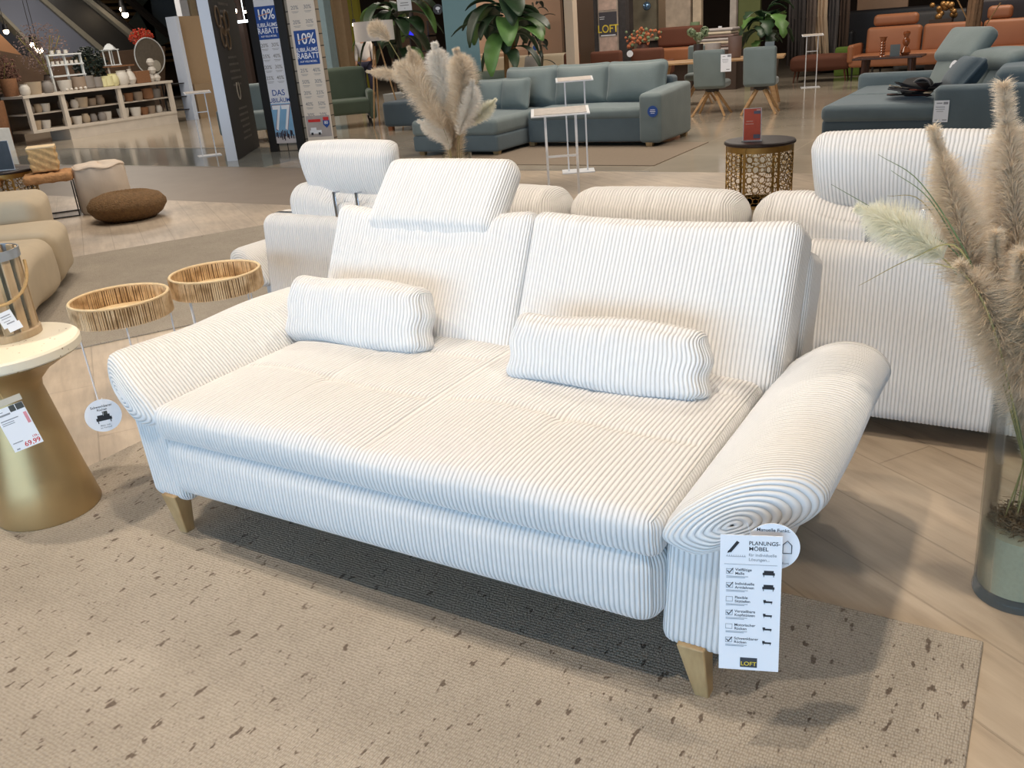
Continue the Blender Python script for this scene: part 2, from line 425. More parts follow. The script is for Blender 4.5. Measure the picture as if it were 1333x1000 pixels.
# ------------------------------------------------------------------ rugs
def rugmat(name, c1, c2, fleck, th=.66, rot=0, line=True):
    t = NT(name); v = t.coord(rot=(0, 0, rot))
    def sc(s):
        g = t.n('ShaderNodeMapping'); g.inputs['Scale'].default_value = s; t.l(v, g.inputs['Vector']); return g.outputs[0]
    base = t.ramp(t.noise(2.2, 5, sc((1, 1, 1)), .7), [(.3, c1), (.7, c2)])
    streak = t.noise(6, 3, sc((6, 1.2, 1)), .6)
    base = t.mix(t.math('MULTIPLY', streak, .30), base, tuple(x*.62 for x in lin(c1)[:3])+(1,))
    vo = t.n('ShaderNodeTexVoronoi', feature='F1'); vo.inputs['Scale'].default_value = 1; vo.inputs['Randomness'].default_value = .4
    t.l(sc((190, 105, 1)), vo.inputs['Vector'])
    f1 = t.noise(24, 2, sc((2.2, 1.0, 1)), .5); rs = t.noise(.9, 2, sc((1, 1, 1)))
    f = t.math('ADD', f1, t.math('MULTIPLY', rs, .10))
    fm = t.ramp(f, [(th, (0., 0., 0.)), (th+.05, (.85, .85, .85))])
    f2 = t.ramp(t.noise(60, 2, sc((2.6, 1, 1)), .5), [(.66, (0., 0., 0.)), (.74, (.5, .5, .5))])
    col = t.mix(f2, base, tuple(x*.45 for x in lin(c1)[:3])+(1,))
    col = t.mix(fm, col, lin(fleck))
    knot = t.ramp(vo.outputs['Distance'], [(.25, (1., 1., 1.)), (.75, (.62, .60, .58))])
    mm = t.n('ShaderNodeMix', data_type='RGBA', blend_type='MULTIPLY'); mm.inputs[0].default_value = .85
    t.l(col, mm.inputs[6]); t.l(knot, mm.inputs[7]); t.l(mm.outputs[2], t.b.inputs['Base Color'])
    t.b.inputs['Roughness'].default_value = .95
    t.bump(t.math('SUBTRACT', t.math('MULTIPLY', f1, .4), vo.outputs['Distance']), .004); return t.m
rug = MB().box((-1.52, .4, .005), (3.06, 3.2, .010)).build('wool_rug', rugmat('speckled_wool', (182, 172, 158), (202, 192, 178), (98, 82, 70), th=.70), None, smooth=False, bevel=.004)
tag(rug, 'beige hand-woven wool rug with dark brown flecks under the front white sofa', 'rug')
a0 = Vector((-4.72, 2.22, 0)); dv = Vector((.50, .866, 0)); pv = Vector((-.866, .50, 0))
cc = a0+dv*1.7+pv*1.35
gr = MB().box((0, 0, .004), (3.4, 2.7, .008)).build('grey_rug', rugmat('grey_wool', (170, 160, 146), (190, 180, 164), (110, 98, 88), th=.76), None, smooth=False, bevel=.003)
gr.location = (cc.x, cc.y, 0); gr.rotation_euler = (0, 0, math.atan2(dv.y, dv.x))
tag(gr, 'grey brown flat rug behind the wicker tray tables', 'rug')
tr = MB().box((0, 0, .004), (3.3, 1.75, .008)).build('taupe_rug', mat('taupe_weave', (134, 120, 104), .95, var=.1, scale=30), None, smooth=False)
tr.location = (-5.25, 9.72, 0); tag(tr, 'taupe rug in front of the teal corner sofa', 'rug')

# ================================================================== MAIN SOFA
AMP = .0024; RES = .00275
XC = -1.405
sofa = thing('corduroy_sofa', 'front white corduroy two-seat sofa with flared arms, one raised headrest and oak legs', 'sofa', (XC, 2.0, 0))
def L(x, y, z): return (x-XC, y-2.0, z)
# base apron (rounded lower edge)
softbox('base', CORD, sofa, (1.60, 1.09, .215), .065, L(XC, 2.012, .300), res=(RES, .03, .012), amp=AMP, puff=(0, .012, 0))
# seat pads
def seatwarp(V, Q):
    x = V[:, 0]; y = V[:, 1]; top = Q[:, 2] > .2; V = V.copy()
    V[:, 2] += .020*np.clip(1-(x/.80)**8, 0, 1)*np.clip(1-(np.abs(y)/.52)**6, 0, 1)*top*(1-.55*np.exp(-(x/.10)**2))
    d = .007*np.exp(-(x/.010)**2)*np.clip((y+.50)/.12, 0, 1)
    for sx in (-1, 1):
        u = x-sx*.40
        for yy in (-.16, .16): d += .0055*np.exp(-((y-yy+.02*np.sin(u*7))/.010)**2)*(np.abs(u) < .37)
        d += .004*np.exp(-(u/.012)**2)*np.clip((y+.40)/.2, 0, 1)
        for py in (-.16, .16): d += .008*np.exp(-((u**2+(y-py)**2)/.035**2))
    V[top, 2] -= d[top]
    V[:, 2] += .0035*np.sin(x*9+1)*np.cos(y*7)*top
    f = (Q[:, 1] < -.9)                                  # front face leans in slightly towards its lower seam
    V[:, 1] += .012*np.clip(-Q[:, 2], 0, 1)*np.clip(-Q[:, 1]*2-1, 0, 1)
    low = Q[:, 2] < 0
    V[low, 2] = V[low, 2]*1.0
    return V
softbox('seat_cushion', CORD, sofa, (1.605, 1.04, .118), .034, L(XC, 1.985, .434), res=(RES, .011, .010), amp=AMP, puff=(0, .006, 0), warp=seatwarp, pw=.5)
# flared arms
sec = [(-.085, .425), (-.078, .465), (-.02, .522), (.075, .578), (.165, .602), (.250, .594), (.298, .556), (.292, .515), (.235, .478), (.15, .448), (.07, .425), (0, .405)]
secR = [(-.605+(u+.085)*.815, w) for u, w in sec]
for sx in (1, -1):
    arm = thing_arm = None
    S2 = [((x-XC)*sx, z) for x, z in secR]
    def aw(V, sx=sx):
        V = V.copy(); k = np.clip((V[:, 0]*sx-.86)/.25, 0, 1)
        fr = np.clip(1-(V[:, 1]+.52)/.5, 0, 1); bk = np.clip(1-(.44-V[:, 1])/.4, 0, 1)
        V[:, 1] += .085*k**1.5*fr-.05*k**2*bk
        V[:, 2] += .006*np.sin(V[:, 1]*11)*k; return V
    arm = loft_y('armrest', CORD, sofa, S2, -.535, .43, endr=.065, fine=RES, M=84, amp=AMP, warp=aw)
    def pw_(V, Q, sx=sx):
        V = V.copy(); V[:, 0] += sx*.010*Q[:, 2]; return V
    softbox('arm_panel', CORD, sofa, (.172, .98, .325), .036, (sx*.878, .0, .303), res=(RES, .0045, .012), amp=AMP, warp=pw_)
# back shell
def shw(V, Q):
    V = V.copy(); V[:, 1] += .10*np.clip(V[:, 2]+.2, 0, 1); return V
softbox('back_shell', CORD, sofa, (1.70, .21, .44), .045, L(XC, 2.575, .565), res=(RES*1.6, .02, .02), amp=AMP*.6, rot=RX(math.radians(-20)))
softbox('back_support', CORD, sofa, (1.66, .10, .34), .03, L(XC, 2.575, .33), res=(RES*2, .02, .02))
# back cushions
def bcw(V, Q, mid=0., cr=0.):
    V = V.copy(); top = np.clip(Q[:, 2], 0, 1)
    V[:, 2] += -.012*np.cos(Q[:, 0]*math.pi/2)*top*cr+.010*np.abs(Q[:, 0])**3*top
    V[:, 2] -= mid*np.exp(-((Q[:, 0]+.02)/.55)**4)*top
    V[:, 1] += .012*np.sin(Q[:, 2]*2.2+.5)*(1-Q[:, 0]**2)
    V[:, 1] += -.010*mid*20*np.exp(-((Q[:, 2]-.55)/.12)**2)*np.exp(-(Q[:, 0]/.7)**4)*(-1)
    # wrinkles at the seam along the top edge
    V[:, 1] += (.0022)*np.sin(V[:, 0]*62+np.sin(V[:, 0]*21)*2)*np.exp(-((Q[:, 2]-.8)/.14)**2)
    return V
lean = math.radians(-27)
softbox('back_cushion', CORD, sofa, (.86, .185, .495), .042, L(-.995, 2.43, .640), puff=(.0, .035, .010), res=(RES, .016, .012), amp=AMP*1.15,
        rot=RX(lean) @ RZ(0), warp=lambda V, Q: bcw(V, Q, 0, 1), pw=.6)
softbox('back_cushion', CORD, sofa, (.85, .175, .49), .042, L(-1.845, 2.44, .640), puff=(.0, .035, .01), res=(RES, .016, .012), amp=AMP*1.15,
        rot=RX(lean), warp=lambda V, Q: bcw(V, Q, .035, 1), pw=.6)
hr = softbox('headrest', CORD, sofa, (.545, .105, .30), .045, L(-1.835, 2.55, .912), puff=(.0, .016, .008), res=(RES, .010, .010), amp=AMP*1.1,
             rot=RX(math.radians(-44)), pw=.5)
# legs: tapered oak blocks, splayed
for sx in (-1, 1):
    for yy in (-.47, .50):
        b = MB(); t = Vector((sx*.862, yy, .165)); f = Vector((sx*.878, yy+(.02 if yy < 0 else -.01), .004))
        vs = []
        for p, h in ((f, (.017, .017)), (t, (.032, .032))):
            for ex, ey in ((-1, -1), (1, -1), (1, 1), (-1, 1)): vs.append((p.x+ex*h[0], p.y+ey*h[1], p.z))
        b.add(vs, [(0, 3, 2, 1), (4, 5, 6, 7), (0, 1, 5, 4), (1, 2, 6, 5), (2, 3, 7, 6), (3, 0, 4, 7)])
        b.build('leg', OAK, sofa, bevel=.004)
# lumbar pillows
def pilw(V, Q):
    V = V.copy(); V[:, 2] += .006*np.sin(Q[:, 0]*4.2+.6)*Q[:, 2]
    V[:, 0] *= 1-.018*np.abs(Q[:, 2])**2
    V[:, 1] += .003*np.sin(V[:, 0]*70+np.sin(V[:, 0]*25)*2)*np.exp(-((Q[:, 2]-.72)/.2)**2)
    V[:, 0] += .012*np.sin(Q[:, 2]*3)*np.abs(Q[:, 0])**3*np.sign(Q[:, 0])*np.cos(Q[:, 2]*4)
    return V
for (cx_, cy_, hh, lab, rz) in ((-1.0, 2.085, .210, 'white corduroy lumbar pillow on the right seat of the front sofa', .03),
                                (-1.948, 2.15, .235, 'white corduroy lumbar pillow on the left seat of the front sofa', .0)):
    p = thing('lumbar_pillow', lab, 'pillow', (cx_, cy_, .578), rz)
    softbox('pillow_cover', CORD, p, (.60, .105, hh), .048, (0, 0, (hh-.205)/2), puff=(.0, .026, .004), res=(RES, .008, .008), amp=AMP*1.1, warp=pilw,
            rot=RX(math.radians(-19)), pw=.6)

# ------------------------------------------------------------------ cards on the front sofa
def string(name, parent, pts, m=None, r=.0008):
    return MB().tube(pts, r, 5).build(name, m or PAPER, parent)
def small_sofa(parent, x, y, s, m, head=False, flip=1):
    flat('sofa_symbol', parent, [(x, y, s, s*.22), (x-s*.38*flip, y+s*.16, s*.3, s*.2) if head else (x, y+s*.2, s*.8, s*.22), (x-s*.4, y-s*.2, s*.06, s*.16), (x+s*.4, y-s*.2, s*.06, s*.16)], m)
C = gy(976, 787, 1.385)
tg = card('product_card', 'tall white checklist card hanging from the front right arm of the white sofa', 'card', C, (.33, -.94, .10), .112, .288)
text('PLANUNGS-', .0112, INK, tg, (-.004, .128, .0003), 'LEFT', wide=.92); text('MÖBEL', .0112, INK, tg, (-.004, .1165, .0003), 'LEFT')
text('für individuelle', .0085, GREYINK, tg, (-.004, .104, .0003), 'LEFT'); text('Lösungen...', .0085, GREYINK, tg, (-.004, .0945, .0003), 'LEFT')
pm = Matrix.Rotation(.9, 4, 'Z')
pn = MB().box((0, 0, .0004), (.026, .0055, .0008), Matrix.Rotation(.95, 3, 'Z')).add([(-.012, -.0135, .0008), (-.006, -.011, .0008), (-.0105, -.008, .0008)], [(0, 1, 2)]).build('pencil_symbol', INK, tg, smooth=False)
pn.location = (-.031, .120, 0)
flat('ruler_line', tg, [(-.027, .100, .036, .0008)]+[(-.043+i*.004, .1018, .0007, .003) for i in range(9)], GREYINK)
flat('divider_line', tg, [(0, .084, .096, .0007)], GREYINK)
rows = [('Vielfältige', 'Maße', 1), ('Individuelle', 'Armlehnen', 1), ('Flexible', 'Sitztiefen', 0), ('Verstellbare', 'Kopfstützen', 1), ('Motorischer', 'Rücken', 0), ('Schwenkbarer', 'Rücken', 1)]
for i, (a, b_, on) in enumerate(rows):
    y = .069-i*.0295
    cb = flat('checkbox', tg, [(-.038, y-.005, .012, .0008), (-.038, y+.005, .012, .0008), (-.044, y, .0008, .011), (-.032, y, .0008, .011)], GREYINK)
    if on:
        k = MB().box((-.0405, y-.001, .0007), (.0062, .0016, .0004), RZ(-.9)).box((-.0353, y+.0015, .0007), (.0125, .0016, .0004), RZ(.95))
        k.build('check_mark', INK, cb, smooth=False)
    text(a, .0078, INK, tg, (-.028, y+.0035, .0003), 'LEFT'); text(b_, .0078, INK, tg, (-.028, y-.0045, .0003), 'LEFT')
    flat('small_print', tg, [(-.024, y-.0105, .040, .0009), (-.027, y-.0130, .034, .0008)], GREYINK)
    small_sofa(tg, .033, y-.003, .022 if i < 2 else .016, INK, i > 1)
lp = flat('logo_panel', tg, [(-.0, -.127, .032, .021)], mat('charcoal_print', (58, 62, 70), .6)); text('LOFT', .0125, YELLOW, lp, (0, -.1295, .0014), 'CENTER')
C = gy(1006, 712, 1.43)
rt = card('round_card', 'round white care card hanging behind the tall checklist card', 'card', C, (.30, -.95, .05), .098, .098, rnd=True)
text('Manuelle Funkt.', .0095, INK, rt, (0, .035, .0003)); text('Sofort', .008, GREYINK, rt, (.02, -.034, .0003))
hs = MB().tube([(.018, -.012, .0006), (.018, .006, .0006), (.026, .014, .0006), (.034, .005, .0006), (.034, -.012, .0006)], .0009, 4, closed=True).build('house_symbol', INK, rt)
C = gy(134.5, 541, 1.56)
rt2 = card('round_card', 'round white card with a dark sofa symbol hanging from the front left arm', 'card', C, (.83, -.55, .05), .113, .113, rnd=True)
text('Schwenkbarer', .0115, INK, rt2, (0, .032, .0003)); text('Rücken', .0105, INK, rt2, (0, .021, .0003))
small_sofa(rt2, 0, -.012, .048, INK); flat('frame_symbol', rt2, [(.006, .007, .016, .014)], mat('dark_print', (70, 72, 70), .7))
text('Mehr Info', .008, GREYINK, rt2, (0, -.034, .0003)); text('im Verkauf', .008, GREYINK, rt2, (0, -.042, .0003))
string('string', rt2, [(0, .0, .0004), (.004, .03, .012), (.010, .062, .004)], r=.0006)
string('string', tg, [(0, .143, .0), (-.004, .155, .004), (-.008, .17, .0)], r=.0006)

# ================================================================== BACK SOFA (seen from behind)
bx0, bx1 = -3.33, .62
bs = thing('long_corduroy_sofa', 'long white corduroy sofa seen from behind, two raised headrests on chrome brackets', 'sofa', ((bx0+bx1)/2, 3.5, 0))
bc = (bx0+bx1)/2
def LB(x, y, z): return (x-bc, y-3.5, z)
def bww(V, Q):
    V = V.copy(); V[:, 1] += .05*(Q[:, 2]+1)*(Q[:, 1] < 0)*.5; return V
BR = .0035; BA = .0026
softbox('back_panel', CORDF, bs, (bx1-bx0, .26, .615), .055, LB(bc, 3.135, .388), res=(BR, .02, .03), amp=BA, warp=bww)
softbox('seat_base', CORDF, bs, (bx1-bx0-.1, .72, .30), .05, LB(bc, 3.55, .26), res=(.02, .03, .03))
for (xa, xb) in ((-3.22, -2.46), (-2.44, -1.685), (-1.668, -.94), (-.92, -.17), (-.15, .6)):
    hd = xb < -2.4 or (-.93 < xa < -.5)
    def rw(V, Q, hd=hd):
        V = V.copy(); t = np.clip(Q[:, 2], 0, 1)
        if hd: V[:, 2] -= .045*np.exp(-((Q[:, 0]-.28)/.62)**6)*t
        V[:, 1] += .003*np.sin(V[:, 0]*60+2*np.sin(V[:, 0]*23)); return V
    softbox('back_roll', CORDF, bs, (xb-xa, .22, .21), .09, LB((xa+xb)/2, 3.235, .722), puff=(0, .01, .012), res=(BR, .012, .012), amp=BA, warp=rw)
for (xa, xb, hl) in ((-3.12, -2.56, 0), (-.715, -.09, 1)):
    def hw(V, Q):
        V = V.copy(); V[:, 0] *= 1+.04*Q[:, 2]; V[:, 1] += -.02*(1-Q[:, 2]**2); return V
    hdo = softbox('headrest', CORDF, bs, (xb-xa, .12, .27), .055, LB((xa+xb)/2, 3.25, .905-(.015 if not hl else 0)), puff=(0, .015, .01), res=(BR, .01, .01), amp=BA, warp=hw, rot=RX(math.radians(12)))
    cxs = ((-2.855, -2.72) if not hl else (-.50, -.335))
    for x in cxs:
        MB().box(LB(x, 3.105, .745), (.016, .006, .13)).box(LB(x, 3.12, .808), (.016, .035, .006)).build('headrest_bracket', CHROME, hdo, bevel=.001)['label'] = 'chrome headrest bracket'
sB = [((x+.60)*.85+.0, z-.085) for x, z in secR]
S3 = [(-(u)+(-3.335-bc), w) for u, w in sB]
loft_y('armrest', CORDF, bs, S3, 3.03-3.5, 4.0-3.5, endr=.06, fine=BR, M=60, amp=BA)
softbox('arm_panel', CORDF, bs, (.12, .92, .36), .045, LB(-3.375, 3.56, .28), res=(BR, .006, .02), amp=BA)
for x in (-3.2, .45):
    for y in (3.15, 3.85): MB().cyl(LB(x, y, .005), LB(x, y, .12), .02, .03, 12).build('leg', BLACKM, bs)

# ================================================================== GOLD SIDE TABLE + LANTERN
gold = mat('brushed_gold_metal', (184, 158, 114), .42, .7, var=.08, scale=14)
def terr():
    t = NT('terrazzo'); v = t.coord(); vo = t.n('ShaderNodeTexVoronoi'); vo.inputs['Scale'].default_value = 55; t.l(v, vo.inputs['Vector'])
    f = t.ramp(vo.outputs['Distance'], [(.16, (1., 1., 1.)), (.20, (0., 0., 0.))]); sel = t.ramp(t.noise(23, 2, v), [(.52, (0., 0., 0.)), (.56, (1., 1., 1.))])
    k = t.math('MULTIPLY', f, sel); t.l(t.mix(k, lin((234, 226, 206)), lin((150, 124, 88))), t.b.inputs['Base Color']); t.b.inputs['Roughness'].default_value = .5; return t.m
g0 = gz(67, 663)
st = thing('side_table', 'gold hourglass side table with a round speckled white top', 'side table', (g0.x, g0.y, 0))
MB().lathe([(.168, 0.011), (.170, .016), (.145, .14), (.118, .29), (.095, .42), (.088, .46), (.092, .485), (.13, .525), (.195, .562), (.229, .578), (.228, .582), (0, .582)], 64).build('pedestal', gold, st, angle=50)
MB().lathe([(0, .582), (.234, .582), (.240, .588), (.240, .613), (.234, .620), (0, .620)], 72).build('table_top', terr(), st, angle=40)
dirc = Vector((-g0.x, -g0.y, 0)).normalized()
pc_c = gx(24, 556, g0.x+dirc.x*.215)
pc = card('price_card', 'white price card hanging from the gold side table', 'price tag', pc_c, (.80, -.6, .12), .088, .145, roll=.20)
flat('clear_sleeve', pc, [(0, .088, .098, .02)], mat('sleeve_plastic', (196, 186, 168), .3)); text('69,99', .022, REDINK, pc, (.016, -.060, .0004)); text('139,-', .010, REDINK, pc, (.032, -.044, .0004))
flat('logo_print', pc, [(.032, .062, .022, .020), (.010, .062, .017, .020)], mat('dark_print', (70, 72, 70), .7))
flat('text_lines', pc, [(-.020, .050, .036, .0055), (-.012, .032, .052, .003), (-.02, .024, .036, .0022), (-.02, .018, .036, .0022), (-.03, .060, .02, .002), (-.022, -.045, .03, .003), (-.03, -.066, .01, .004)], GREYINK)
flat('red_stamp', pc, [(.036, .020, .009, .038)], mat('pink_print', (224, 150, 158), .7)); 
string('string', pc, [(0, .09, 0), (-.002, .13, -.006), (-.004, .165, -.016)], m=mat('gold_thread', (200, 170, 110), .6))
lz = .621; l0 = gz(10, 437, lz)
ln = thing('slat_lantern', 'round lantern of weathered wooden slats with a rope handle', 'lantern', (l0.x, l0.y, lz))
MB().lathe([(0, 0), (.108, 0), (.108, .022), (.104, .026), (0, .026)], 40).build('base', SLATW, ln)
for k in range(12):
    a = 2*math.pi*k/12+.1; b = MB(); b.box((0, 0, .155), (.030, .008, .27)); 
    o = b.build('slat', SLATW, ln, bevel=.002); o.location = (.098*math.cos(a), .098*math.sin(a), 0); o.rotation_euler = (0, 0, a+math.pi/2)
zinc = mat('zinc_band', (158, 164, 170), .35, .8, var=.2)
MB().lathe([(.104, .262), (.108, .262), (.108, .292), (.104, .292), (.1035, .262)], 40).build('top_band', zinc, ln)
MB().lathe([(.072, .006), (.075, .006), (.075, .25), (.072, .25), (.071, .006)], 36).build('glass_cylinder', GLASS, ln)['label'] = 'clear glass cylinder'
rope = mat('jute_rope', (190, 158, 110), .9, var=.3, scale=80, bump=.001)
va = (Vector((0, 0, 0))-Vector((l0.x, l0.y, 0))).normalized(); sd = Vector((-va.y, va.x, 0))
pts = [sd*.112*math.cos(t)+va*(.125+.0)*math.sin(t)+Vector((0, 0, .245-.115*math.sin(t)**.8)) for t in np.linspace(.02, math.pi-.02, 20)]
MB().tube(pts, .0055, 7).build('rope_handle', rope, ln)
ct = card('swing_tag', 'small white swing tag tied to the slat lantern', 'price tag', l0+va*.130+sd*(.012)+Vector((0, 0, .085)), tuple(va), .046, .052, roll=.25)
flat('text_lines', ct, [(0, .012, .03, .003), (0, .004, .03, .002), (-.004, -.006, .02, .002), (.004, -.014, .024, .004)], GREYINK)
flat('second_label', ct, [(.008, -.030, .042, .026)], PAPER)

# ================================================================== WICKER TRAY TABLES
def rattan():
    t = NT('natural_wicker'); v = t.coord('UV'); 
    w = t.n('ShaderNodeTexNoise'); w.inputs['Scale'].default_value = 6; ob = t.coord()
    n = t.noise(18, 2, ob); t.l(t.ramp(n, [(.3, (170, 140, 104)), (.5, (212, 184, 146)), (.7, (232, 210, 176))]), t.b.inputs['Base Color'])
    t.b.inputs['Roughness'].default_value = .75; t.bump(n, .001); return t.m
WICK = rattan(); WICKL = mat('pale_wicker', (226, 202, 162), .8, var=.2, scale=60, bump=.001, bscale=300)
def tray_table(loc, lab, ht=.545, r=.197):
    t = thing('tray_table', lab, 'side table', loc, .2, 'wicker tray tables')
    zb = ht-.085
    MB().lathe([(0, zb), (r-.006, zb), (r-.006, zb+.008), (0, zb+.008)], 48).build('tray_base', WICKL, t)
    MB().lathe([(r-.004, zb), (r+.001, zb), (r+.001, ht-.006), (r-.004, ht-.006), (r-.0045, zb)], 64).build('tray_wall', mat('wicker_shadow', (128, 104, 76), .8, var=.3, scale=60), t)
    b = MB(); n = 132
    for k in range(n):
        a = 2*math.pi*k/n+random.uniform(-.01, .01); rr = random.uniform(.0028, .0038)
        for off in (.003, -.007):
            x, y = (r+off)*math.cos(a), (r+off)*math.sin(a); j = random.uniform(-.002, .002)
            b.cyl((x, y, zb-.002), (x+j, y-j, ht-.004), rr, rr, 5, cap=False)
    b.build('woven_strands', WICK, t)
    MB().tube([((r-.002)*math.cos(a), (r-.002)*math.sin(a), ht-.003) for a in np.linspace(0, 2*math.pi, 64, endpoint=False)], .006, 8, closed=True).build('rim', WICKL, t)
    for k in range(4):
        a = math.pi/4+k*math.pi/2; MB().cyl(((r-.02)*math.cos(a), (r-.02)*math.sin(a), 0.004), ((r-.012)*math.cos(a), (r-.012)*math.sin(a), zb), .0034, .0034, 8).build('leg', WHITEM, t)['label'] = 'thin white metal leg'
    return t
T1 = tray_table(tuple(Vector((gz(157, 396, .51).x, gz(157, 396, .51).y, 0))), 'round wicker tray table on thin white legs, nearer the gold side table', .545)
p2 = gz(283, 371, .48); T2 = copy_tree(T1, None, (p2.x, p2.y, -.0), .9, 'round wicker tray table on thin white legs, nearer the long rear sofa', 'wicker tray tables')
# ================================================================== PAMPAS
def hairmat(name, c1, c2):
    t = NT(name); v = t.coord(); t.l(t.ramp(t.noise(60, 3, v), [(.3, c1), (.7, c2)]), t.b.inputs['Base Color']); t.b.inputs['Roughness'].default_value = .9
    tl = t.n('ShaderNodeBsdfTranslucent'); cs = t.b.inputs['Base Color'].links[0].from_socket; t.l(cs, tl.inputs[0]); mx = t.n('ShaderNodeMixShader'); mx.inputs[0].default_value = .45
    t.l(t.b.outputs[0], mx.inputs[1]); t.l(tl.outputs[0], mx.inputs[2]); t.l(mx.outputs[0], t.t.nodes['Material Output'].inputs[0]); return t.m
H_BR = hairmat('brown_pampas', (220, 202, 176), (244, 232, 212)); H_BE = hairmat('beige_pampas', (226, 210, 186), (246, 236, 220))
H_WH = hairmat('white_pampas', (238, 230, 220), (252, 250, 244)); H_CR = hairmat('cream_pampas', (238, 234, 214), (252, 250, 238))
STEMM = mat('dry_stem', (150, 138, 88), .8, var=.2, scale=40); GREENB = mat('green_blade', (92, 110, 66), .6, var=.25, scale=30)
def spine(pts, n=40):
    P = np.array([tuple(p) for p in pts], float); m = len(P); out = []
    Q = np.vstack([2*P[0]-P[1], P, 2*P[-1]-P[-2]])
    for i in range(m-1):
        p0, p1, p2, p3 = Q[i], Q[i+1], Q[i+2], Q[i+3]
        for t in np.linspace(0, 1, n//(m-1), endpoint=False):
            out.append(.5*((2*p1)+(-p0+p2)*t+(2*p0-5*p1+4*p2-p3)*t*t+(-p0+3*p1-3*p2+p3)*t**3))
    out.append(P[-1]); return np.array(out)
def plume(label, pts, start, m, n=4200, hl=.06, wd=.0011, group=None, fat=1.0, lift=1.0, stem=.0018):
    n = int(n*1.7)
    """pts root -> tip; feathery part begins at fraction `start`"""
    S = spine(pts); o0 = Vector(pts[0]); S = S-np.array(o0)
    o = thing('pampas_plume', label, 'dried grass', o0, 0, group)
    MB().tube([tuple(p) for p in S[::2]]+[tuple(S[-1])], stem, 6).build('stem', STEMM, o)
    K = len(S)-1; t = start+(1-start)*rng.random(n)**.85; x = t*K; i = np.minimum(x.astype(int), K-1); f = (x-i)[:, None]
    P = S[i]*(1-f)+S[i+1]*f; T = S[i+1]-S[i]; T /= np.linalg.norm(T, axis=1, keepdims=True)
    R = rng.normal(size=(n, 3)); R -= T*(R*T).sum(1, keepdims=True); R /= np.linalg.norm(R, axis=1, keepdims=True)
    s = (t-start)/(1-start); env = np.clip(np.sin(np.clip(s*1.02+.08, 0, 1)*math.pi)**.55, .25, 1)
    ln = hl*env*(.55+.7*rng.random(n)); ln = ln[:, None]
    spread = (.30+1.05*rng.random(n))[:, None]*fat
    d1 = T*lift+R*spread; d1 /= np.linalg.norm(d1, axis=1, keepdims=True)
    d2 = d1+R*.35*fat+np.array([0, 0, -.35])+rng.normal(size=(n, 3))*.12; d2 /= np.linalg.norm(d2, axis=1, keepdims=True)
    W = np.cross(d1, rng.normal(size=(n, 3))); W /= np.linalg.norm(W, axis=1, keepdims=True); W *= wd/2
    A = P; B = P+d1*ln*.5; C_ = B+d2*ln*.5
    V = np.stack([A-W*.6, A+W*.6, B+W, B-W, C_+W*.25, C_-W*.25], 1).reshape(-1, 3)
    b = np.arange(n)[:, None]*6; Fq = np.concatenate([b+np.array([[0, 1, 2, 3]]), b+np.array([[3, 2, 4, 5]])])
    npmesh('plume', V, Fq, None, m, o, smooth=False); return o
def blade(label, pts, m, w=.005, group=None):
    S = spine(pts, 24); o0 = Vector(pts[0]); S = S-np.array(o0); K = len(S); vs = []; fs = []
    for k in range(K):
        T = S[min(k+1, K-1)]-S[max(k-1, 0)]; T /= np.linalg.norm(T); side = np.cross(T, [.2, -.7, .3]); side /= np.linalg.norm(side)
        ww = w*(1-(k/(K-1))**1.5)*.5+.0004; up = np.cross(side, T)*ww*.35
        vs += [S[k]-side*ww+up, S[k], S[k]+side*ww+up, S[k]-up]
    for k in range(K-1):
        a = k*4
        for q in range(4): fs.append((a+q, a+(q+1) % 4, a+4+(q+1) % 4, a+4+q))
    o = MB().add(vs, fs).build('grass_blade', m, None); o.location = o0
    return tag(o, label, 'dried grass', group)
def tall_vase(loc, lab, r0=.098, r1=.122, h=.77, fill=.20):
    v = thing('glass_vase', lab, 'vase', loc)
    MB().lathe([(0, .0), (r0, .0), (r0+.001, .02), (r0+.001, .03), (r1, h), (r1-.004, h), (r0-.004, .032), (0, .030)], 64).build('glass_body', GLASS, v, angle=60)
    MB().lathe([(r0+.0015, .001), (r0+.004, .006), (r0+.004, .016), (r0+.0015, .022)], 64).build('base_ring', glassmat('thick_glass', (1, 1, 1)), v)
    return v
vb = gz(1321, 772)
tall_vase((vb.x, vb.y, 0), 'tall clear glass vase of pampas grass beside the front sofa, nearest the camera')
def rr(z): return .094+.024*z/.77
sf = MB().lathe([(0, .034), (rr(0)-.003, .034), (rr(.2)-.003, .195), (rr(.2)-.02, .205), (0, .200)], 48).build('sand_fill', mat('grey_green_sand', (172, 164, 138), .9, var=.12, scale=120, bump=.001, bscale=500), None)
sf.location = (vb.x, vb.y, 0); tag(sf, 'grey green sand filling the bottom of the nearest glass vase', 'sand', kind='stuff')
N_ = 2600; A_ = np.stack([rng.normal(0, .035, N_), rng.normal(0, .035, N_), .20+np.abs(rng.normal(0, .022, N_))], 1)
q_ = np.hypot(A_[:, 0], A_[:, 1]); k_ = np.minimum(1, .085/np.maximum(q_, 1e-6)); A_[:, 0] *= k_; A_[:, 1] *= k_
D_ = rng.normal(size=(N_, 3))*.014; W_ = rng.normal(size=(N_, 3))*.0007; D_[:, 2] *= .5
Vm = np.stack([A_-W_, A_+W_, A_+D_+W_, A_+D_-W_], 1).reshape(-1, 3); Vm[:, 2] = np.maximum(Vm[:, 2], .197)
qm = np.hypot(Vm[:, 0], Vm[:, 1]); km = np.minimum(1, .09/np.maximum(qm, 1e-6)); Vm[:, 0] *= km; Vm[:, 1] *= km
mo = npmesh('dry_moss', Vm, np.arange(N_*4).reshape(-1, 4), None, mat('brown_moss', (122, 98, 72), .9, var=.4, scale=90), None, False)
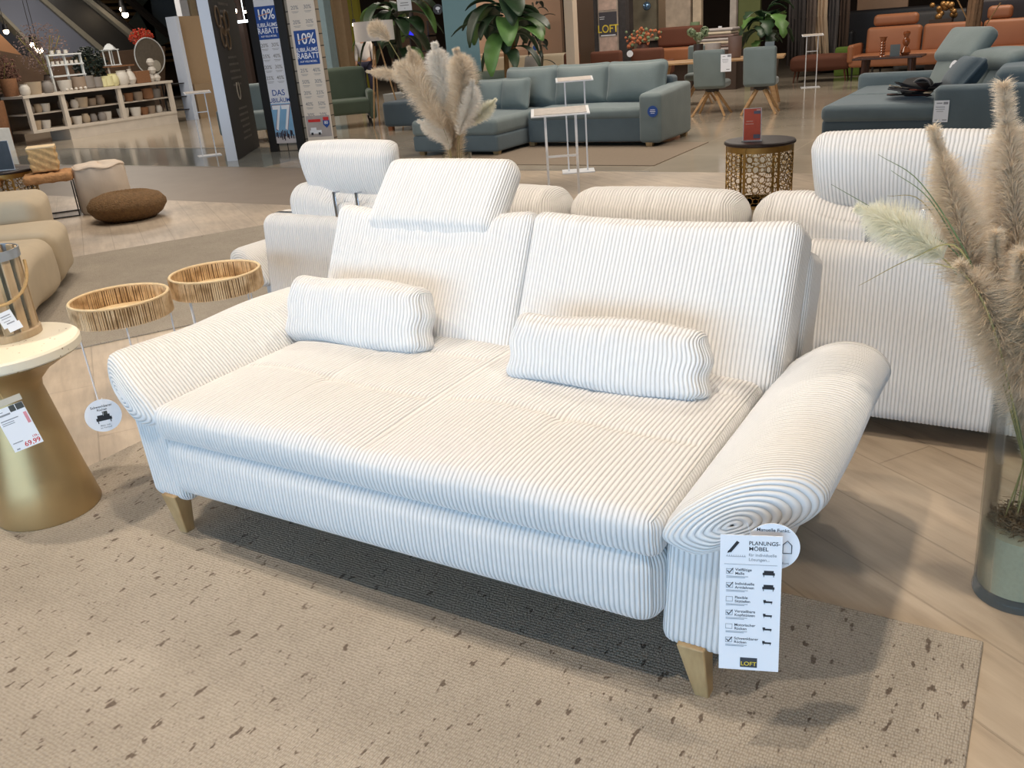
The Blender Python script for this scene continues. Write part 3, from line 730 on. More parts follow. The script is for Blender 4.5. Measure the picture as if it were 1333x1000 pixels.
mo.location = (vb.x, vb.y, 0); tag(mo, 'brown dried moss lying on the sand in the nearest glass vase', 'moss', kind='stuff')
def vr(dx, dy, z): return Vector((vb.x+dx, vb.y+dy, z))
G1 = 'pampas grass in the nearest vase'
def root(i): a = i*2.4; return [vr(.05*math.cos(a), .05*math.sin(a), .21), vr(.03*math.cos(a+.4), .03*math.sin(a+.4), .45)]
specs = [('brown upright pampas plume left of the tallest one in the nearest vase', [(1290, 440, 2.12), (1258, 330, 2.1), (1215, 168, 2.1)], .55, H_BR, 5200, .055),
         ('tallest beige pampas plume of the nearest vase, tip above the sofa headrest', [(1325, 440, 2.18), (1322, 300, 2.2), (1306, 112, 2.2)], .42, H_BE, 8500, .075),
         ('cream pampas plume leaning far left over the rear sofa', [(1300, 450, 2.08), (1245, 355, 2.05), (1190, 310, 2.04), (1118, 271, 2.04)], .66, H_CR, 3800, .045),
         ('pampas plume cut by the right edge of the photo', [(1345, 440, 2.2), (1350, 300, 2.24), (1345, 175, 2.3)], .40, H_BE, 7000, .08),
         ('short dense brown pampas plume at the vase rim', [(1316, 470, 2.12), (1300, 400, 2.08), (1296, 305, 2.06)], .28, H_BR, 6500, .06),
         ('brown pampas plume spilling left over the vase rim', [(1318, 480, 2.10), (1285, 400, 2.04), (1250, 345, 2.0)], .30, H_BR, 4800, .055),
         ('brown pampas plume right of the vase rim', [(1340, 470, 2.1), (1340, 400, 2.06), (1330, 330, 2.0)], .2, H_BR, 6500, .07)]
for i, (lab, pp, stt, m, n, hl) in enumerate(specs):
    plume(lab, root(i)+[gy(x, y, yy) for x, y, yy in pp], stt, m, int(n*1.2), hl*1.5, wd=.0012, fat=1.15)
for i in range(5):
    a = i*1.25; plume('brown pampas plume packed inside the nearest glass vase', [vr(.03*math.cos(a), .03*math.sin(a), .21), vr(.025*math.cos(a+.5), .025*math.sin(a+.5), .42), vr(.045*math.cos(a+1), .045*math.sin(a+1), .80)], .42, H_BR, 4200, .045, group='plumes packed inside the nearest vase', fat=.8)
for lab, pp in (('upper arching green blade left of the nearest vase', [(1295, 440, 2.08), (1265, 345, 2.05), (1200, 240, 2.03), (1143, 201, 2.02)]),
                ('second arching green blade below the longest one', [(1290, 440, 2.09), (1255, 340, 2.07), (1210, 260, 2.06), (1160, 222, 2.06)]),
                ('long thin blade crossing the chrome brackets of the rear sofa', [(1300, 440, 2.1), (1245, 330, 2.06), (1170, 290, 2.05), (1082, 240, 2.04)]),
                ('drooping brown blade pointing down left from the nearest vase', [(1290, 440, 2.05), (1250, 325, 2.02), (1190, 335, 2.01), (1118, 372, 2.0)]),
                ('short blade curling over behind the cream plume', [(1290, 440, 2.12), (1250, 340, 2.12), (1200, 262, 2.12), (1155, 255, 2.12)]),
                ('yellowed blade below the cream plume', [(1300, 450, 2.03), (1262, 365, 2.0), (1225, 345, 2.0), (1202, 343, 2.0)])):
    blade(lab, [vr(0, 0, .3)]+[gy(x, y, yy) for x, y, yy in pp], GREENB if 'green' in lab or 'long' in lab else STEMM, .0042)
vm = Vector((-3.0, 4.35, 0)); mid = tall_vase(tuple(vm), 'tall clear glass vase of pampas grass behind the long rear sofa', .078, .088, .80)
G2 = 'pampas grass behind the rear sofa'
mids = [('thin brown plume arching to the upper left behind the rear sofa', [(565, 150), (525, 85), (500, 45), (482, 36)], .62, H_BR, 2200, .05),
        ('thin brown horizontal plume pointing left behind the rear sofa', [(572, 165), (545, 120), (515, 98), (478, 93)], .6, H_BR, 1500, .04),
        ('wide beige plume leaning left behind the rear sofa', [(582, 180), (560, 140), (535, 100), (516, 84)], .32, H_BE, 5200, .085),
        ('fluffy white plume at the top left of the middle bouquet', [(588, 180), (580, 130), (572, 90), (566, 58)], .32, H_WH, 5200, .085),
        ('fluffy pinkish plume at the top right of the middle bouquet', [(596, 180), (600, 130), (602, 95), (594, 66)], .32, H_BE, 5200, .085),
        ('white plume at the right of the middle bouquet', [(598, 182), (606, 155), (614, 130), (615, 105)], .3, H_WH, 3600, .06),
        ('pale yellow plume pointing right behind the rear sofa', [(602, 180), (615, 160), (630, 146), (645, 130)], .45, H_CR, 2000, .045),
        ('small white drooping plume low at the left of the middle bouquet', [(586, 200), (578, 180), (562, 168), (545, 158)], .3, H_WH, 2600, .05),
        ('slim brown plume standing in the back of the middle bouquet', [(588, 180), (570, 125), (545, 90), (532, 62)], .5, H_BR, 2200, .05),
        ('dense brown plume in the centre of the middle bouquet', [(592, 200), (590, 175), (590, 140), (588, 105)], .1, H_BR, 5000, .07)]
for i, (lab, pp, stt, m, n, hl) in enumerate(mids):
    a = i*2.4; yy = 4.35+.05*math.sin(a)
    plume(lab, [vm+Vector((.03*math.cos(a), .03*math.sin(a), .05)), vm+Vector((.02*math.cos(a), .02*math.sin(a), .5))]+[gy(x, y, yy) for x, y in pp], stt+.12, m, int(n*1.5), hl*1.25, wd=.0018, fat=1.1)

# ================================================================== LEFT MIDDLE GROUND
def beige_sofa():
    p0 = Vector((-6.22, 3.86, 0)); d1 = Vector((.72, -.69, 0)).normalized(); ang = math.atan2(d1.y, d1.x)
    t = thing('beige_lounge_sofa', 'low beige linen lounge sofa cut by the left edge of the photo', 'sofa', p0, ang)
    # local x runs towards the camera along the visible flank, local -y away to the left
    R = dict(res=(.04, .04, .04))
    def rumple(V, Q):
        V = V.copy(); V[:, 2] += .010*np.sin(V[:, 0]*7+V[:, 1]*3); V[:, 1] += .008*np.sin(V[:, 0]*6+V[:, 2]*9)*Q[:, 1]; return V
    softbox('seat_block', BEIGE, t, (.55, 1.9, .38), .09, (.27, -.95, .215), puff=(.01, .02, .03), warp=rumple, **R)
    softbox('seat_block', BEIGE, t, (1.55, 1.9, .37), .09, (1.34, -.95, .21), puff=(.02, .02, .04), warp=rumple, **R)
    softbox('backrest', BEIGE, t, (.55, 2.5, .52), .08, (-.30, -1.45, .31), puff=(.03, .03, .04), warp=rumple, **R)
    for x in (.1, 1.9): MB().box((x, -.15, .015), (.06, .06, .03)).box((x, -1.7, .015), (.06, .06, .03)).build('foot', BLACKM, t, smooth=False)
beige_sofa()
q = gz(142, 274); 
t = thing('pouf', 'cream fabric drum pouf behind the brown woven pouf', 'pouf', (q.x, q.y, 0))
def pf(r, z, a): return (r*(1+.02*math.sin(a*9+z*8)), z+.012*math.sin(a*5)*(z > .3))
MB().lathe([(0, .003), (.25, .003), (.262, .03), (.258, .2), (.25, .44), (.235, .475), (.21, .49), (.1, .50), (0, .503)], 64, fn=pf).build('pouf_cover', mat('cream_canvas', (214, 198, 180), .9, var=.1, scale=6, bump=.006, bscale=9), t, angle=60)
MB().tube([(.247*math.cos(a), .247*math.sin(a), .468+.012*math.sin(a*5)) for a in np.linspace(0, 2*math.pi, 60, endpoint=False)], .007, 6, closed=True).build('piping', mat('cream_canvas_piping', (206, 188, 168), .9), t)
q = gz(170, 284)
woven = MB().lathe([(0, .0), (.24, .002), (.32, .05), (.37, .12), (.37, .16), (.32, .22), (.22, .255), (.08, .265), (0, .265)], 72,
                   fn=lambda r, z, a: (r*(1+.008*math.sin(a*36)), z+.004*math.sin(a*36+r*60))).build('woven_pouf', mat('brown_seagrass', (124, 94, 60), .85, var=.55, scale=34, bump=.02, bscale=70), None, angle=60)
woven.location = (q.x, q.y, 0); tag(woven, 'flat round brown seagrass pouf on the floor', 'pouf')
RATT = mat('twisted_water_hyacinth', (186, 138, 92), .85, var=.35, scale=22, bump=.008, bscale=40)
def hy_table(loc, rz, lab, w=.46, h=.45):
    t = thing('wicker_side_table', lab, 'side table', loc, rz, 'black framed wicker side tables'); k = w/2
    softbox('woven_top', RATT, t, (w, w, .085), .03, (0, 0, h-.043), res=(.02, .02, .02), warp=lambda V, Q: V+np.stack([0*V[:, 0], 0*V[:, 0], .008*np.sin(V[:, 0]*50)*np.sin(V[:, 1]*45)], 1))
    for sx in (-1, 1):
        for sy in (-1, 1): MB().box((sx*(k-.03), sy*(k-.03), (h-.09)/2), (.012, .012, h-.09)).build('leg', BLACKM, t, smooth=False)
    b = MB()
    for s in (-1, 1): b.box((0, s*(k-.03), .008), (w-.06, .012, .012)).box((s*(k-.03), 0, .008), (.012, w-.06, .012))
    b.build('floor_frame', BLACKM, t, smooth=False); return t
q = gz(92, 280); ht1 = hy_table((q.x-.10, q.y-.06, 0), .95, 'wicker side table carrying the woven box, black metal frame')
h2 = copy_tree(ht1, None, (q.x-.58, q.y-.55, 0), .95, 'wicker side table nearest the lattice table at the left edge', 'black framed wicker side tables')
wb = thing('woven_box', 'tall pale woven box standing on the wicker side table', 'box', (q.x-.13, q.y-.05, .455), .95)
def wbw(V, Q): 
    V = V.copy(); V[:, 0] += .006*np.sin(V[:, 2]*80)*Q[:, 0]; V[:, 1] += .006*np.sin(V[:, 2]*80+V[:, 0]*50)*Q[:, 1]; return V
softbox('woven_body', mat('pale_hyacinth', (206, 172, 122), .85, var=.4, scale=24, bump=.008, bscale=45), wb, (.26, .26, .24), .02, (0, 0, .131), res=(.02, .02, .015), warp=wbw)
softbox('woven_lid', mat('pale_rim', (232, 206, 166), .85, var=.15, scale=24), wb, (.265, .265, .02), .008, (0, 0, .248), res=(.03, .03, .01))
# ---- brass lattice tables
BRASS = mat('antique_brass', (172, 140, 84), .35, .85, var=.2, scale=20)
def lattice_table(loc, lab, r=.255, h=.50, nring=16, rows=5, full=True):
    t = thing('lattice_side_table', lab, 'side table', loc, 0, 'round brass lattice side tables')
    MB().lathe([(0, h-.028), (r+.012, h-.028), (r+.018, h-.022), (r+.018, h-.008), (r+.010, h), (0, h)], 56).build('table_top', mat('espresso_wood', (44, 32, 30), .45, var=.1), t)
    MB().lathe([(r-.004, h-.075), (r, h-.075), (r, h-.028), (r-.004, h-.028), (r-.0045, h-.075)], 56).build('upper_band', BRASS, t); MB().lathe([(r-.004, .0), (r, .0), (r, .025), (r-.004, .025), (r-.0045, 0)], 56).build('lower_band', BRASS, t)
    la = MB(); zz = (h-.10)/rows
    def P(a, z, rr=0): return (r*math.cos(a), r*math.sin(a), z)
    for k in range(nring):
        for j in range(rows):
            a0 = 2*math.pi*(k+(j % 2)*.5)/nring; z0 = .025+zz*(j+.5); rad = zz*.36
            pts = [P(a0+rad*math.cos(u)/r, z0+rad*math.sin(u)) for u in np.linspace(0, 2*math.pi, 12, endpoint=False)]
            la.tube(pts, .0042, 4, closed=True)
            for u in range(8):
                u = math.pi/4*u+math.pi/8
                if math.sin(u)*1.6 > 1.5 and j == rows-1: pass
                la.tube([P(a0+rad*math.cos(u)/r, z0+rad*math.sin(u)), P(a0+rad*1.75*math.cos(u)/r, min(h-.076, max(.02, z0+rad*1.75*math.sin(u))))], .0036, 4)
    la.build('lattice_panel', BRASS, t)
    la = MB()
    for k in range(6):
        a = 2*math.pi*k/6+.35; la.prism([((r-.001)*math.cos(a-.04), (r-.001)*math.sin(a-.04)), ((r+.004)*math.cos(a-.04), (r+.004)*math.sin(a-.04)), ((r+.004)*math.cos(a+.04), (r+.004)*math.sin(a+.04)), ((r-.001)*math.cos(a+.04), (r-.001)*math.sin(a+.04))], 'z', 0, h-.03)
    la.build('upright_strip', BRASS, t, smooth=False); return t
LT = lattice_table((-1.99, 7.08, 0), 'round brass lattice table with dark top carrying the red sign')
lq = gz(5, 222, .5); copy_tree(LT, None, (lq.x-.05, lq.y+.05, 0), .3, 'brass lattice table with dark top at the left edge, carrying a dark sign')
def table_sign(name, lab, loc, nrm, w, h, m, frame=CHROME):
    t = thing(name, lab, 'sign', loc); z = Vector(nrm); z.z = 0; z.normalize(); t.rotation_euler = (0, 0, math.atan2(z.x, -z.y))
    MB().box((0, 0, .003), (w*1.25, .07, .006)).build('acrylic_foot', mat('acrylic', (170, 172, 176), .15), t, smooth=False)
    MB().box((0, 0, .006+h/2), (w+.012, .006, h+.012)).build('holder', mat('acrylic_rim', (206, 204, 206), .2), t, smooth=False)
    MB().box((0, -.0035, .008+h/2), (w, .002, h)).build('printed_sheet', m, t, smooth=False); return t
rs = table_sign('red_sign', 'red upright sign in a clear holder on the brass lattice table', (-2.03, 7.0, .501), (.25, -1, 0), .125, .235, mat('red_print', (196, 84, 62), .6, var=.2, scale=30))
MB().box((.035, -.005, .215), (.05, .001, .022)).box((.035, -.005, .035), (.05, .001, .03)).build('blue_print_block', mat('slate_print', (92, 96, 116), .6), rs, smooth=False)
MB().box((.045, -.005, .232), (.03, .001, .006)).box((-.02, -.005, .15), (.05, .001, .004)).box((-.02, -.005, .13), (.06, .001, .004)).build('white_print', mat('pale_print', (224, 190, 176), .6), rs, smooth=False)
ds = table_sign('dark_sign', 'dark picture sign standing on the left brass lattice table', (lq.x+.02, lq.y, .501), (.6, -.8, 0), .2, .28, mat('dark_photo_print', (62, 66, 72), .5, var=.6, scale=9))
# ---- white sign stands
def sign_stand(loc, rz, lab, h=.92, w=.20, foot=True):
    t = thing('sign_stand', lab, 'sign stand', loc, rz, 'white metal sign stands')
    for s in (-1, 1): MB().box((s*w/2, 0, h/2), (.016, .016, h)).build('post', WHITEM, t, smooth=False)
    MB().box((0, 0, h*.70), (w, .012, .014)).build('crossbar', WHITEM, t, smooth=False)
    MB().box((0, 0, .005), (w+.14, .26, .010)).build('foot_plate', WHITEM, t, smooth=False)
    MB().box((0, .01, h+.008), (w+.18, .24, .008), RX(math.radians(7))).build('tilted_top', WHITEM, t, smooth=False)
    MB().box((0, .008, h+.014), (w+.14, .20, .004), RX(math.radians(7))).build('info_sheet', mat('grey_info_sheet', (198, 188, 178), .5, var=.25, scale=30), t, smooth=False)
    return t
def face(p): return math.atan2(p.x, -p.y)*-1 if False else math.atan2(-p.x, p.y)*1.0
_q = gz(729, 147, .92)
SS = sign_stand((_q.x, _q.y, 0), .50, 'nearest white metal sign stand, in front of the teal corner sofa')
copy_tree(SS, None, (-4.30, 8.47, 0), .50, 'white metal sign stand just behind the nearest one, before the teal sofa', 'white metal sign stands')
copy_tree(SS, None, (-4.12, 17.95, 0), .3, 'far white metal sign stand beside the brown leather ottoman', 'white metal sign stands')
copy_tree(SS, None, (-11.15, 9.5, 0), .95, 'left white metal sign stand in front of the beige display block', 'white metal sign stands')

# ================================================================== TEAL CORNER SOFA
def cushion(name, par, w, h, th, loc, rot, m=TEAL, puff=.05, rz=0.0):
    def cw(V, Q):
        V = V.copy(); k = 1-.045*(1-np.abs(Q[:, 0])**2)*0; e = .05*(1-Q[:, 0]**2); V[:, 2] -= np.sign(Q[:, 2])*e*.35*h*np.abs(Q[:, 2])**3*0
        V[:, 0] *= 1-.06*(1-Q[:, 2]**2); V[:, 2] *= 1-.06*(1-Q[:, 0]**2); V[:, 1] *= 1-.6*np.maximum(np.abs(Q[:, 0]), np.abs(Q[:, 2]))**5; return V
    return softbox(name, m, par, (w, th, h), th*.42, loc, puff=(0, puff, 0), res=(.04, .03, .04), warp=cw, rot=RZ(rz) @ RX(rot), pw=.6)
tx, ty = -5.6, 10.2
tc = thing('teal_corner_sofa', 'teal velvet corner sofa with chaise, loose back cushions and oak feet', 'sofa', (tx, ty, 0))
def LT_(x, y, z): return (x-tx, y-ty, z)
S = dict(res=(.05, .05, .05))
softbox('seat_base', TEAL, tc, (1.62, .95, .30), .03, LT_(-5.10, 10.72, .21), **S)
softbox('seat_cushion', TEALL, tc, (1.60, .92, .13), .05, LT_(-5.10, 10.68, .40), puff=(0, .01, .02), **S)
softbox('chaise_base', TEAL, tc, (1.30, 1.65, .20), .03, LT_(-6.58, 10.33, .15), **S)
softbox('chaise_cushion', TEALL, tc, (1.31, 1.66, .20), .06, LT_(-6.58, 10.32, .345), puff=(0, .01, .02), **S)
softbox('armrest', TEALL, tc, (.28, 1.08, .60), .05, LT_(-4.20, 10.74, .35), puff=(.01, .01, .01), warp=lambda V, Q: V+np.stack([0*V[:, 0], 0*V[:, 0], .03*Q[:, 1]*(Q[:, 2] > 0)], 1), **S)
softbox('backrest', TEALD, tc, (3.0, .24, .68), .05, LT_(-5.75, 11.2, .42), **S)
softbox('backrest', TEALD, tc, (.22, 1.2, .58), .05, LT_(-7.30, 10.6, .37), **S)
for (x, w) in ((-6.2, .86), (-5.43, .86), (-4.68, .86)):
    cushion('back_cushion', tc, w, .56, .26, LT_(x, 10.95, .70), math.radians(-14), TEALL)
for (x, y) in ((-7.15, 9.6), (-6.0, 9.6), (-5.9, 10.35), (-4.22, 10.26), (-4.14, 11.2), (-7.1, 11.2)):
    MB().box(LT_(x, y, .03), (.09, .07, .06), taper=.8).build('foot', OAK, tc, smooth=False)
for (x, y, lab, rz) in ((-6.62, 10.62, 'small square teal scatter cushion, left one on the corner sofa', .3), (-6.25, 10.58, 'small square teal scatter cushion, right one on the corner sofa', -.08)):
    p = thing('scatter_cushion', lab, 'cushion', (x, y, .445)); cushion('cushion_cover', p, .46, .42, .16, (0, 0, .205), math.radians(-16), TEALL, rz=rz)
bt = gy(850, 145, 10.19); bd = card('round_card', 'round blue promotion disc on the arm of the teal corner sofa', 'card', bt+Vector((0, -.012, 0)), (0, -1, 0), .13, .13, BLUEINK, rnd=True)
flat('print', bd, [(0, .02, .06, .006), (0, .0, .07, .008), (0, -.02, .05, .006)], PAPER)
# other teal pieces
t2 = thing('teal_sofa', 'deep teal sofa end seen left of the pampas grass', 'sofa', (-9.35, 12.7, 0), .1)
softbox('seat', TEALD, t2, (1.1, .9, .40), .05, (.0, .0, .27), **S); softbox('backrest', TEALD, t2, (1.1, .25, .45), .05, (0, .4, .62), **S)
for sx in (-1, 1): MB().box((sx*.45, -.38, .035), (.08, .08, .07)).build('foot', TERRA, t2, smooth=False)
ga = thing('green_armchair', 'dark green grey armchair beside the banner pillar', 'armchair', (-11.35, 13.05, 0), .75)
GRN = mat('green_grey_velvet', (84, 98, 84), .85, var=.12, scale=5, sheen=.3)
softbox('seat', GRN, ga, (.8, .8, .26), .06, (0, -.05, .36), **S); softbox('backrest', GRN, ga, (.84, .24, .68), .07, (0, .34, .68), puff=(0, .02, .02), rot=RX(-.15), **S)
for sx in (-1, 1): softbox('armrest', GRN, ga, (.13, .88, .50), .05, (sx*.44, 0, .38), **S)
for sx in (-1, 1):
    for sy in (-1, 1): MB().cyl((sx*.4, sy*.36, 0), (sx*.38, sy*.34, .14), .014, .02, 8).build('leg', BLACKM, ga)
tb = thing('teal_armchair', 'pale teal armchair partly hidden behind the black advertising pylon', 'armchair', (-11.9, 11.15, 0), .6)
softbox('seat', TEALL, tb, (.75, .75, .30), .06, (0, 0, .34), **S); softbox('backrest', TEALL, tb, (.78, .22, .6), .07, (0, .32, .62), **S)
for sx in (-1, 1): softbox('armrest', TEALL, tb, (.12, .8, .42), .05, (sx*.40, 0, .36), **S)
for sx in (-1, 1):
    for sy in (-1, 1): MB().cyl((sx*.33, sy*.3, 0), (sx*.30, sy*.28, .2), .014, .02, 8).build('leg', OAK, tb)

# ================================================================== DINING GROUP
dt_c = Vector((-4.9, 14.75, 0)); dta = .22
dt = thing('dining_table', 'oak dining table with splayed legs among teal chairs', 'dining table', dt_c, dta)
MB().box((0, 0, .735), (2.15, .92, .035)).build('table_top', OAKX, dt, smooth=False, bevel=.008)
for sx in (-1, 1):
    for sy in (-1, 1):
        MB().cyl((sx*.98, sy*.40, 0), (sx*.80, sy*.30, .72), .04, .06, 4).build('leg', OAKX, dt, smooth=False)
def dchair(loc, rz, lab):
    t = thing('dining_chair', lab, 'chair', loc, rz, 'teal dining chairs')       # back faces local -y
    softbox('seat', TEALL, t, (.47, .46, .11), .045, (0, .04, .45), puff=(0, 0, .01), res=(.04, .04, .03))
    softbox('backrest', TEALL, t, (.47, .09, .54), .04, (0, -.20, .68), puff=(0, .008, 0), res=(.04, .03, .04), rot=RX(.12))
    MB().cyl((0, 0, .34), (0, 0, .40), .10, .12, 16).build('swivel_hub', BLACKM, t)
    for sx in (-1, 1):
        for sy in (-1, 1): MB().cyl((sx*.25, sy*.25, .0), (sx*.04, sy*.04, .37), .017, .028, 6).build('leg', OAKX, t, smooth=False)
    return t
ch = dchair((-4.58, 13.62, 0), .10, 'light teal dining chair with a white price card on its back')
copy_tree(ch, None, (-3.86, 13.70, 0), .16, 'light teal dining chair nearest the right end of the table, no card')
copy_tree(ch, None, (-5.45, 15.55, 0), math.pi+.2, 'teal dining chair on the far side of the table, left of the plants')
q = gy(945, 82, 13.33); k = card('price_card', 'white price card on the back of the left dining chair', 'price tag', q, (.3, -.95, 0), .15, .24)
flat('text_lines', k, [(.045, .095, .05, .03), (-.03, .09, .04, .008), (-.01, .05, .09, .006), (-.01, .03, .09, .005), (-.01, .01, .07, .005), (.03, -.09, .05, .012)], GREYINK)
k = card('small_sign', 'small grey card standing on the right dining chair', 'sign', gy(1002, 59, 13.5), (.3, -.95, 0), .13, .10, mat('grey_card', (112, 122, 126), .6))
def pot(loc, lab, r, h, m, grp=None, cat='pot', name='plant_pot', prof=None, n=20):
    p = prof or [(0, 0), (r*.82, 0), (r*.9, h*.1), (r, h*.95), (r*.98, h), (r*.86, h), (r*.84, h*.9), (0, h*.88)]
    o = MB().lathe(p, n).build(name, m, None); o.location = loc; return tag(o, lab, cat, grp)
GREYP = mat('pale_grey_ceramic', (176, 168, 164), .6); MAUVE = mat('mauve_brown_ceramic', (122, 100, 92), .6); LEAF = mat('dark_green_leaf', (44, 66, 42), .45, var=.35, scale=8)
LEAFL = mat('fresh_green_leaf', (96, 134, 70), .45, var=.3, scale=8); LEAFG = mat('grey_green_leaf', (120, 136, 100), .6, var=.3, scale=9)
tz = .755
pot((-4.95, 14.75, tz), 'pale grey wide pot on the dining table', .13, .24, GREYP); pot((-4.62, 14.85, tz), 'tall mauve brown jar on the dining table', .11, .32, MAUVE, name='ceramic_jar', cat='jar')
dvz = pot((-5.25, 14.9, tz), 'dark vase of green hydrangeas on the dining table', .08, .24, mat('dark_ceramic', (58, 46, 42), .5), name='ceramic_vase', cat='vase')
hy = MB()
for k in range(6):
    a = k*1.05; c = Vector((.13*math.cos(a), .13*math.sin(a), .40+.05*math.sin(k*2.3)))
    for j in range(46):
        d = Vector(rng.normal(size=3)).normalized(); hy.box(c+d*.06, (.03, .03, .008), d.to_track_quat('Z', 'Y').to_matrix())
    hy.tube([(0, 0, .2), c*.6+Vector((0, 0, .1)), c], .004, 5)
hyo = hy.build('hydrangea_bunch', LEAFG, None, smooth=False); hyo.location = (-5.25, 14.9, tz); tag(hyo, 'green hydrangea bunch in the dark vase on the dining table', 'flowers')

# ================================================================== FOLIAGE
def leafblade(mb, base, direc, length, width, droop=.6, fold=.25, n=9, lobes=0):
    d = Vector(direc).normalized(); side = d.cross(Vector((0, 0, 1)))
    if side.length < .1: side = Vector((1, 0, 0))
    side.normalize(); p = Vector(base); vs = []; fs = []; st = length/n
    for k in range(n+1):
        t = k/n; w = width*math.sin(math.pi*min(1, (t*.93+.05)))**.7*.5
        if lobes: w *= (1 if k % 2 == 0 else .62)
        up = side.cross(d).normalized()
        vs += [p-side*w+up*w*fold, p, p+side*w+up*w*fold]
        p = p+d*st; d = (d+Vector((0, 0, -droop/n*1.6))).normalized()
    for k in range(n):
        a = k*3; fs += [(a, a+1, a+4, a+3), (a+1, a+2, a+5, a+4)]
    mb.add(vs, fs)
def plant(label, cat, name, loc, trunks, leaves, lm, tm, potm=None, potr=.25, poth=.4, lobes=0):
    """trunks: list of (point list, radius); leaves: (base, direction, length, width, droop)"""
    t = thing(name, label, cat, loc)
    if potm: MB().lathe([(0, 0), (potr*.85, 0), (potr, poth), (potr*.9, poth), (potr*.88, poth*.92), (0, poth*.9)], 24).build('planter', potm, t)
    for pts, r in trunks: MB().tube(pts, [r*(1-.4*i/(len(pts)-1)) for i in range(len(pts))], 9).build('trunk', tm, t)
    for base, dr, ln_, w, dp in leaves:
        b = MB(); leafblade(b, base, dr, ln_, w, dp, lobes=lobes)
        o = b.build('leaf', lm if random.random() < .75 else LEAFL if lm == LEAF else lm, t); o.modifiers.new('s', 'SOLIDIFY').thickness = .004
    return t
TRUNK = mat('banana_trunk', (150, 112, 70), .8, var=.35, scale=7, bump=.008, bscale=14)
def crown(n, z, r=.1, ln_=(.7, 1.1), w=(.2, .3), seed=0, up=.9, cz=.3):
    random.seed(seed); out = []
    for k in range(n):
        a = 2*math.pi*k/n+random.uniform(-.3, .3); u = random.uniform(.1, up)
        out.append(((r*math.cos(a), r*math.sin(a), z+random.uniform(-.2, cz)), (math.cos(a), math.sin(a), u), random.uniform(*ln_), random.uniform(*w), random.uniform(.9, 2.0)))
    return out
bp = Vector((-7.75, 13.0, 0))
plant('tall banana plant with two bare trunks behind the teal corner sofa', 'plant', 'banana_plant', bp,
      [([(-.08, 0, .3), (-.08, .02, .8), (-.05, 0, 1.5)], .055), ([(.10, 0, .3), (.09, 0, .9), (.06, .0, 1.75)], .06)],
      crown(20, 1.55, .08, (.6, 1.0), (.26, .40), 3)+crown(9, 1.3, .08, (.45, .7), (.2, .28), 9, .5), LEAF, TRUNK, mat('dark_planter', (60, 54, 50), .6), .22, .38)
bp2 = Vector((-11.25, 14.7, 0))
plant('dark banana plant in the pale grey square planter behind the floor lamp', 'plant', 'banana_plant', bp2,
      [([(0, 0, .45), (.02, 0, 1.0), (0, 0, 1.9)], .07)], crown(17, 1.8, .08, (.8, 1.15), (.26, .38), 5, .8)+crown(7, 1.35, .08, (.45, .75), (.18, .26), 8, .5), LEAF, mat('dark_trunk', (70, 66, 48), .8, var=.4), None)
MB().box((-11.25, 14.7, .23), (.62, .62, .46), taper=.88)
pl = MB().box((0, 0, .225), (.62, .62, .45), taper=.9).build('square_planter', mat('pale_grey_planter', (150, 152, 152), .6), None, smooth=False, bevel=.01)
pl.location = (-11.25, 14.7, 0); tag(pl, 'pale grey square planter holding the dark banana plant', 'planter')
plant('dark monstera plant behind the right end of the dining table', 'plant', 'monstera_plant', (-5.0, 17.9, 0), [([(0, 0, .3), (.05, 0, .8), (0, 0, 1.2)], .03)],
      crown(14, 1.15, .05, (.35, .75), (.3, .45), 12, 1.6, .5)+crown(6, .8, .05, (.3, .5), (.2, .3), 15, .5), LEAF, mat('dark_trunk', (70, 66, 48)), mat('grey_wood_planter', (96, 84, 74), .8), .28, .62, lobes=1)
plant('slim dark plant beside the black frame of the far poster', 'plant', 'potted_tree', (-9.0, 16.2, 0), [([(0, 0, .2), (.1, 0, .9), (-.05, 0, 1.9)], .03)],
      crown(20, 1.0, .05, (.2, .4), (.06, .12), 22, 1.2, .9), mat('black_green_leaf', (34, 46, 38), .5), mat('dark_trunk', (70, 66, 48)), mat('dark_planter', (60, 54, 50), .6), .2, .3)
pt = gy(1262, 75, 13.2)
trk = MB(); 
for k in range(5):
    a = k*1.25; trk.tube([(.045*math.cos(a), .045*math.sin(a), .02), (.05*math.cos(a+.6), .05*math.sin(a+.6), .7), (.045*math.cos(a+1.2), .045*math.sin(a+1.2), 1.4), (.05*math.cos(a+1.9), .05*math.sin(a+1.9), 2.5)], .045, 8)
ft = thing('trunk_plant', 'thick bare twisted palm trunk behind the right teal sofa', 'plant', (pt.x, 13.2, 0)); trk.build('trunk', mat('palm_bark', (118, 88, 62), .9, var=.5, scale=9, bump=.01, bscale=18), ft)
for k in range(4): MB().tube([(0, 0, .8+.2*k), (.12*(-1)**k, -.02, 1.0+.22*k), (.28*(-1)**k, -.04, 1.3+.2*k)], .008, 5).build('bare_twig', TRUNK, ft)
# ================================================================== RIGHT TEAL SOFA
rt_ = thing('teal_recliner_sofa', 'teal velvet recliner sofa with tilted headrests behind the rear sofa', 'sofa', (-.9, 10.9, 0))
def LR(x, y, z): return (x+.9, y-10.9, z)
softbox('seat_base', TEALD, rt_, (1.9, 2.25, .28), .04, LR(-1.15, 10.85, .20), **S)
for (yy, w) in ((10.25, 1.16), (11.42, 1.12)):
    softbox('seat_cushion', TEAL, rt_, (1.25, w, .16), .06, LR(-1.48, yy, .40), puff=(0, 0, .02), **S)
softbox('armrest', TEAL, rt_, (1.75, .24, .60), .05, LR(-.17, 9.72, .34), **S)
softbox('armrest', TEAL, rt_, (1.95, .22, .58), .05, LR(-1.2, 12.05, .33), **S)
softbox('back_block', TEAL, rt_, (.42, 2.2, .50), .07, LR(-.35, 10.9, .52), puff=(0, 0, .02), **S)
RB = RZ(math.radians(38))
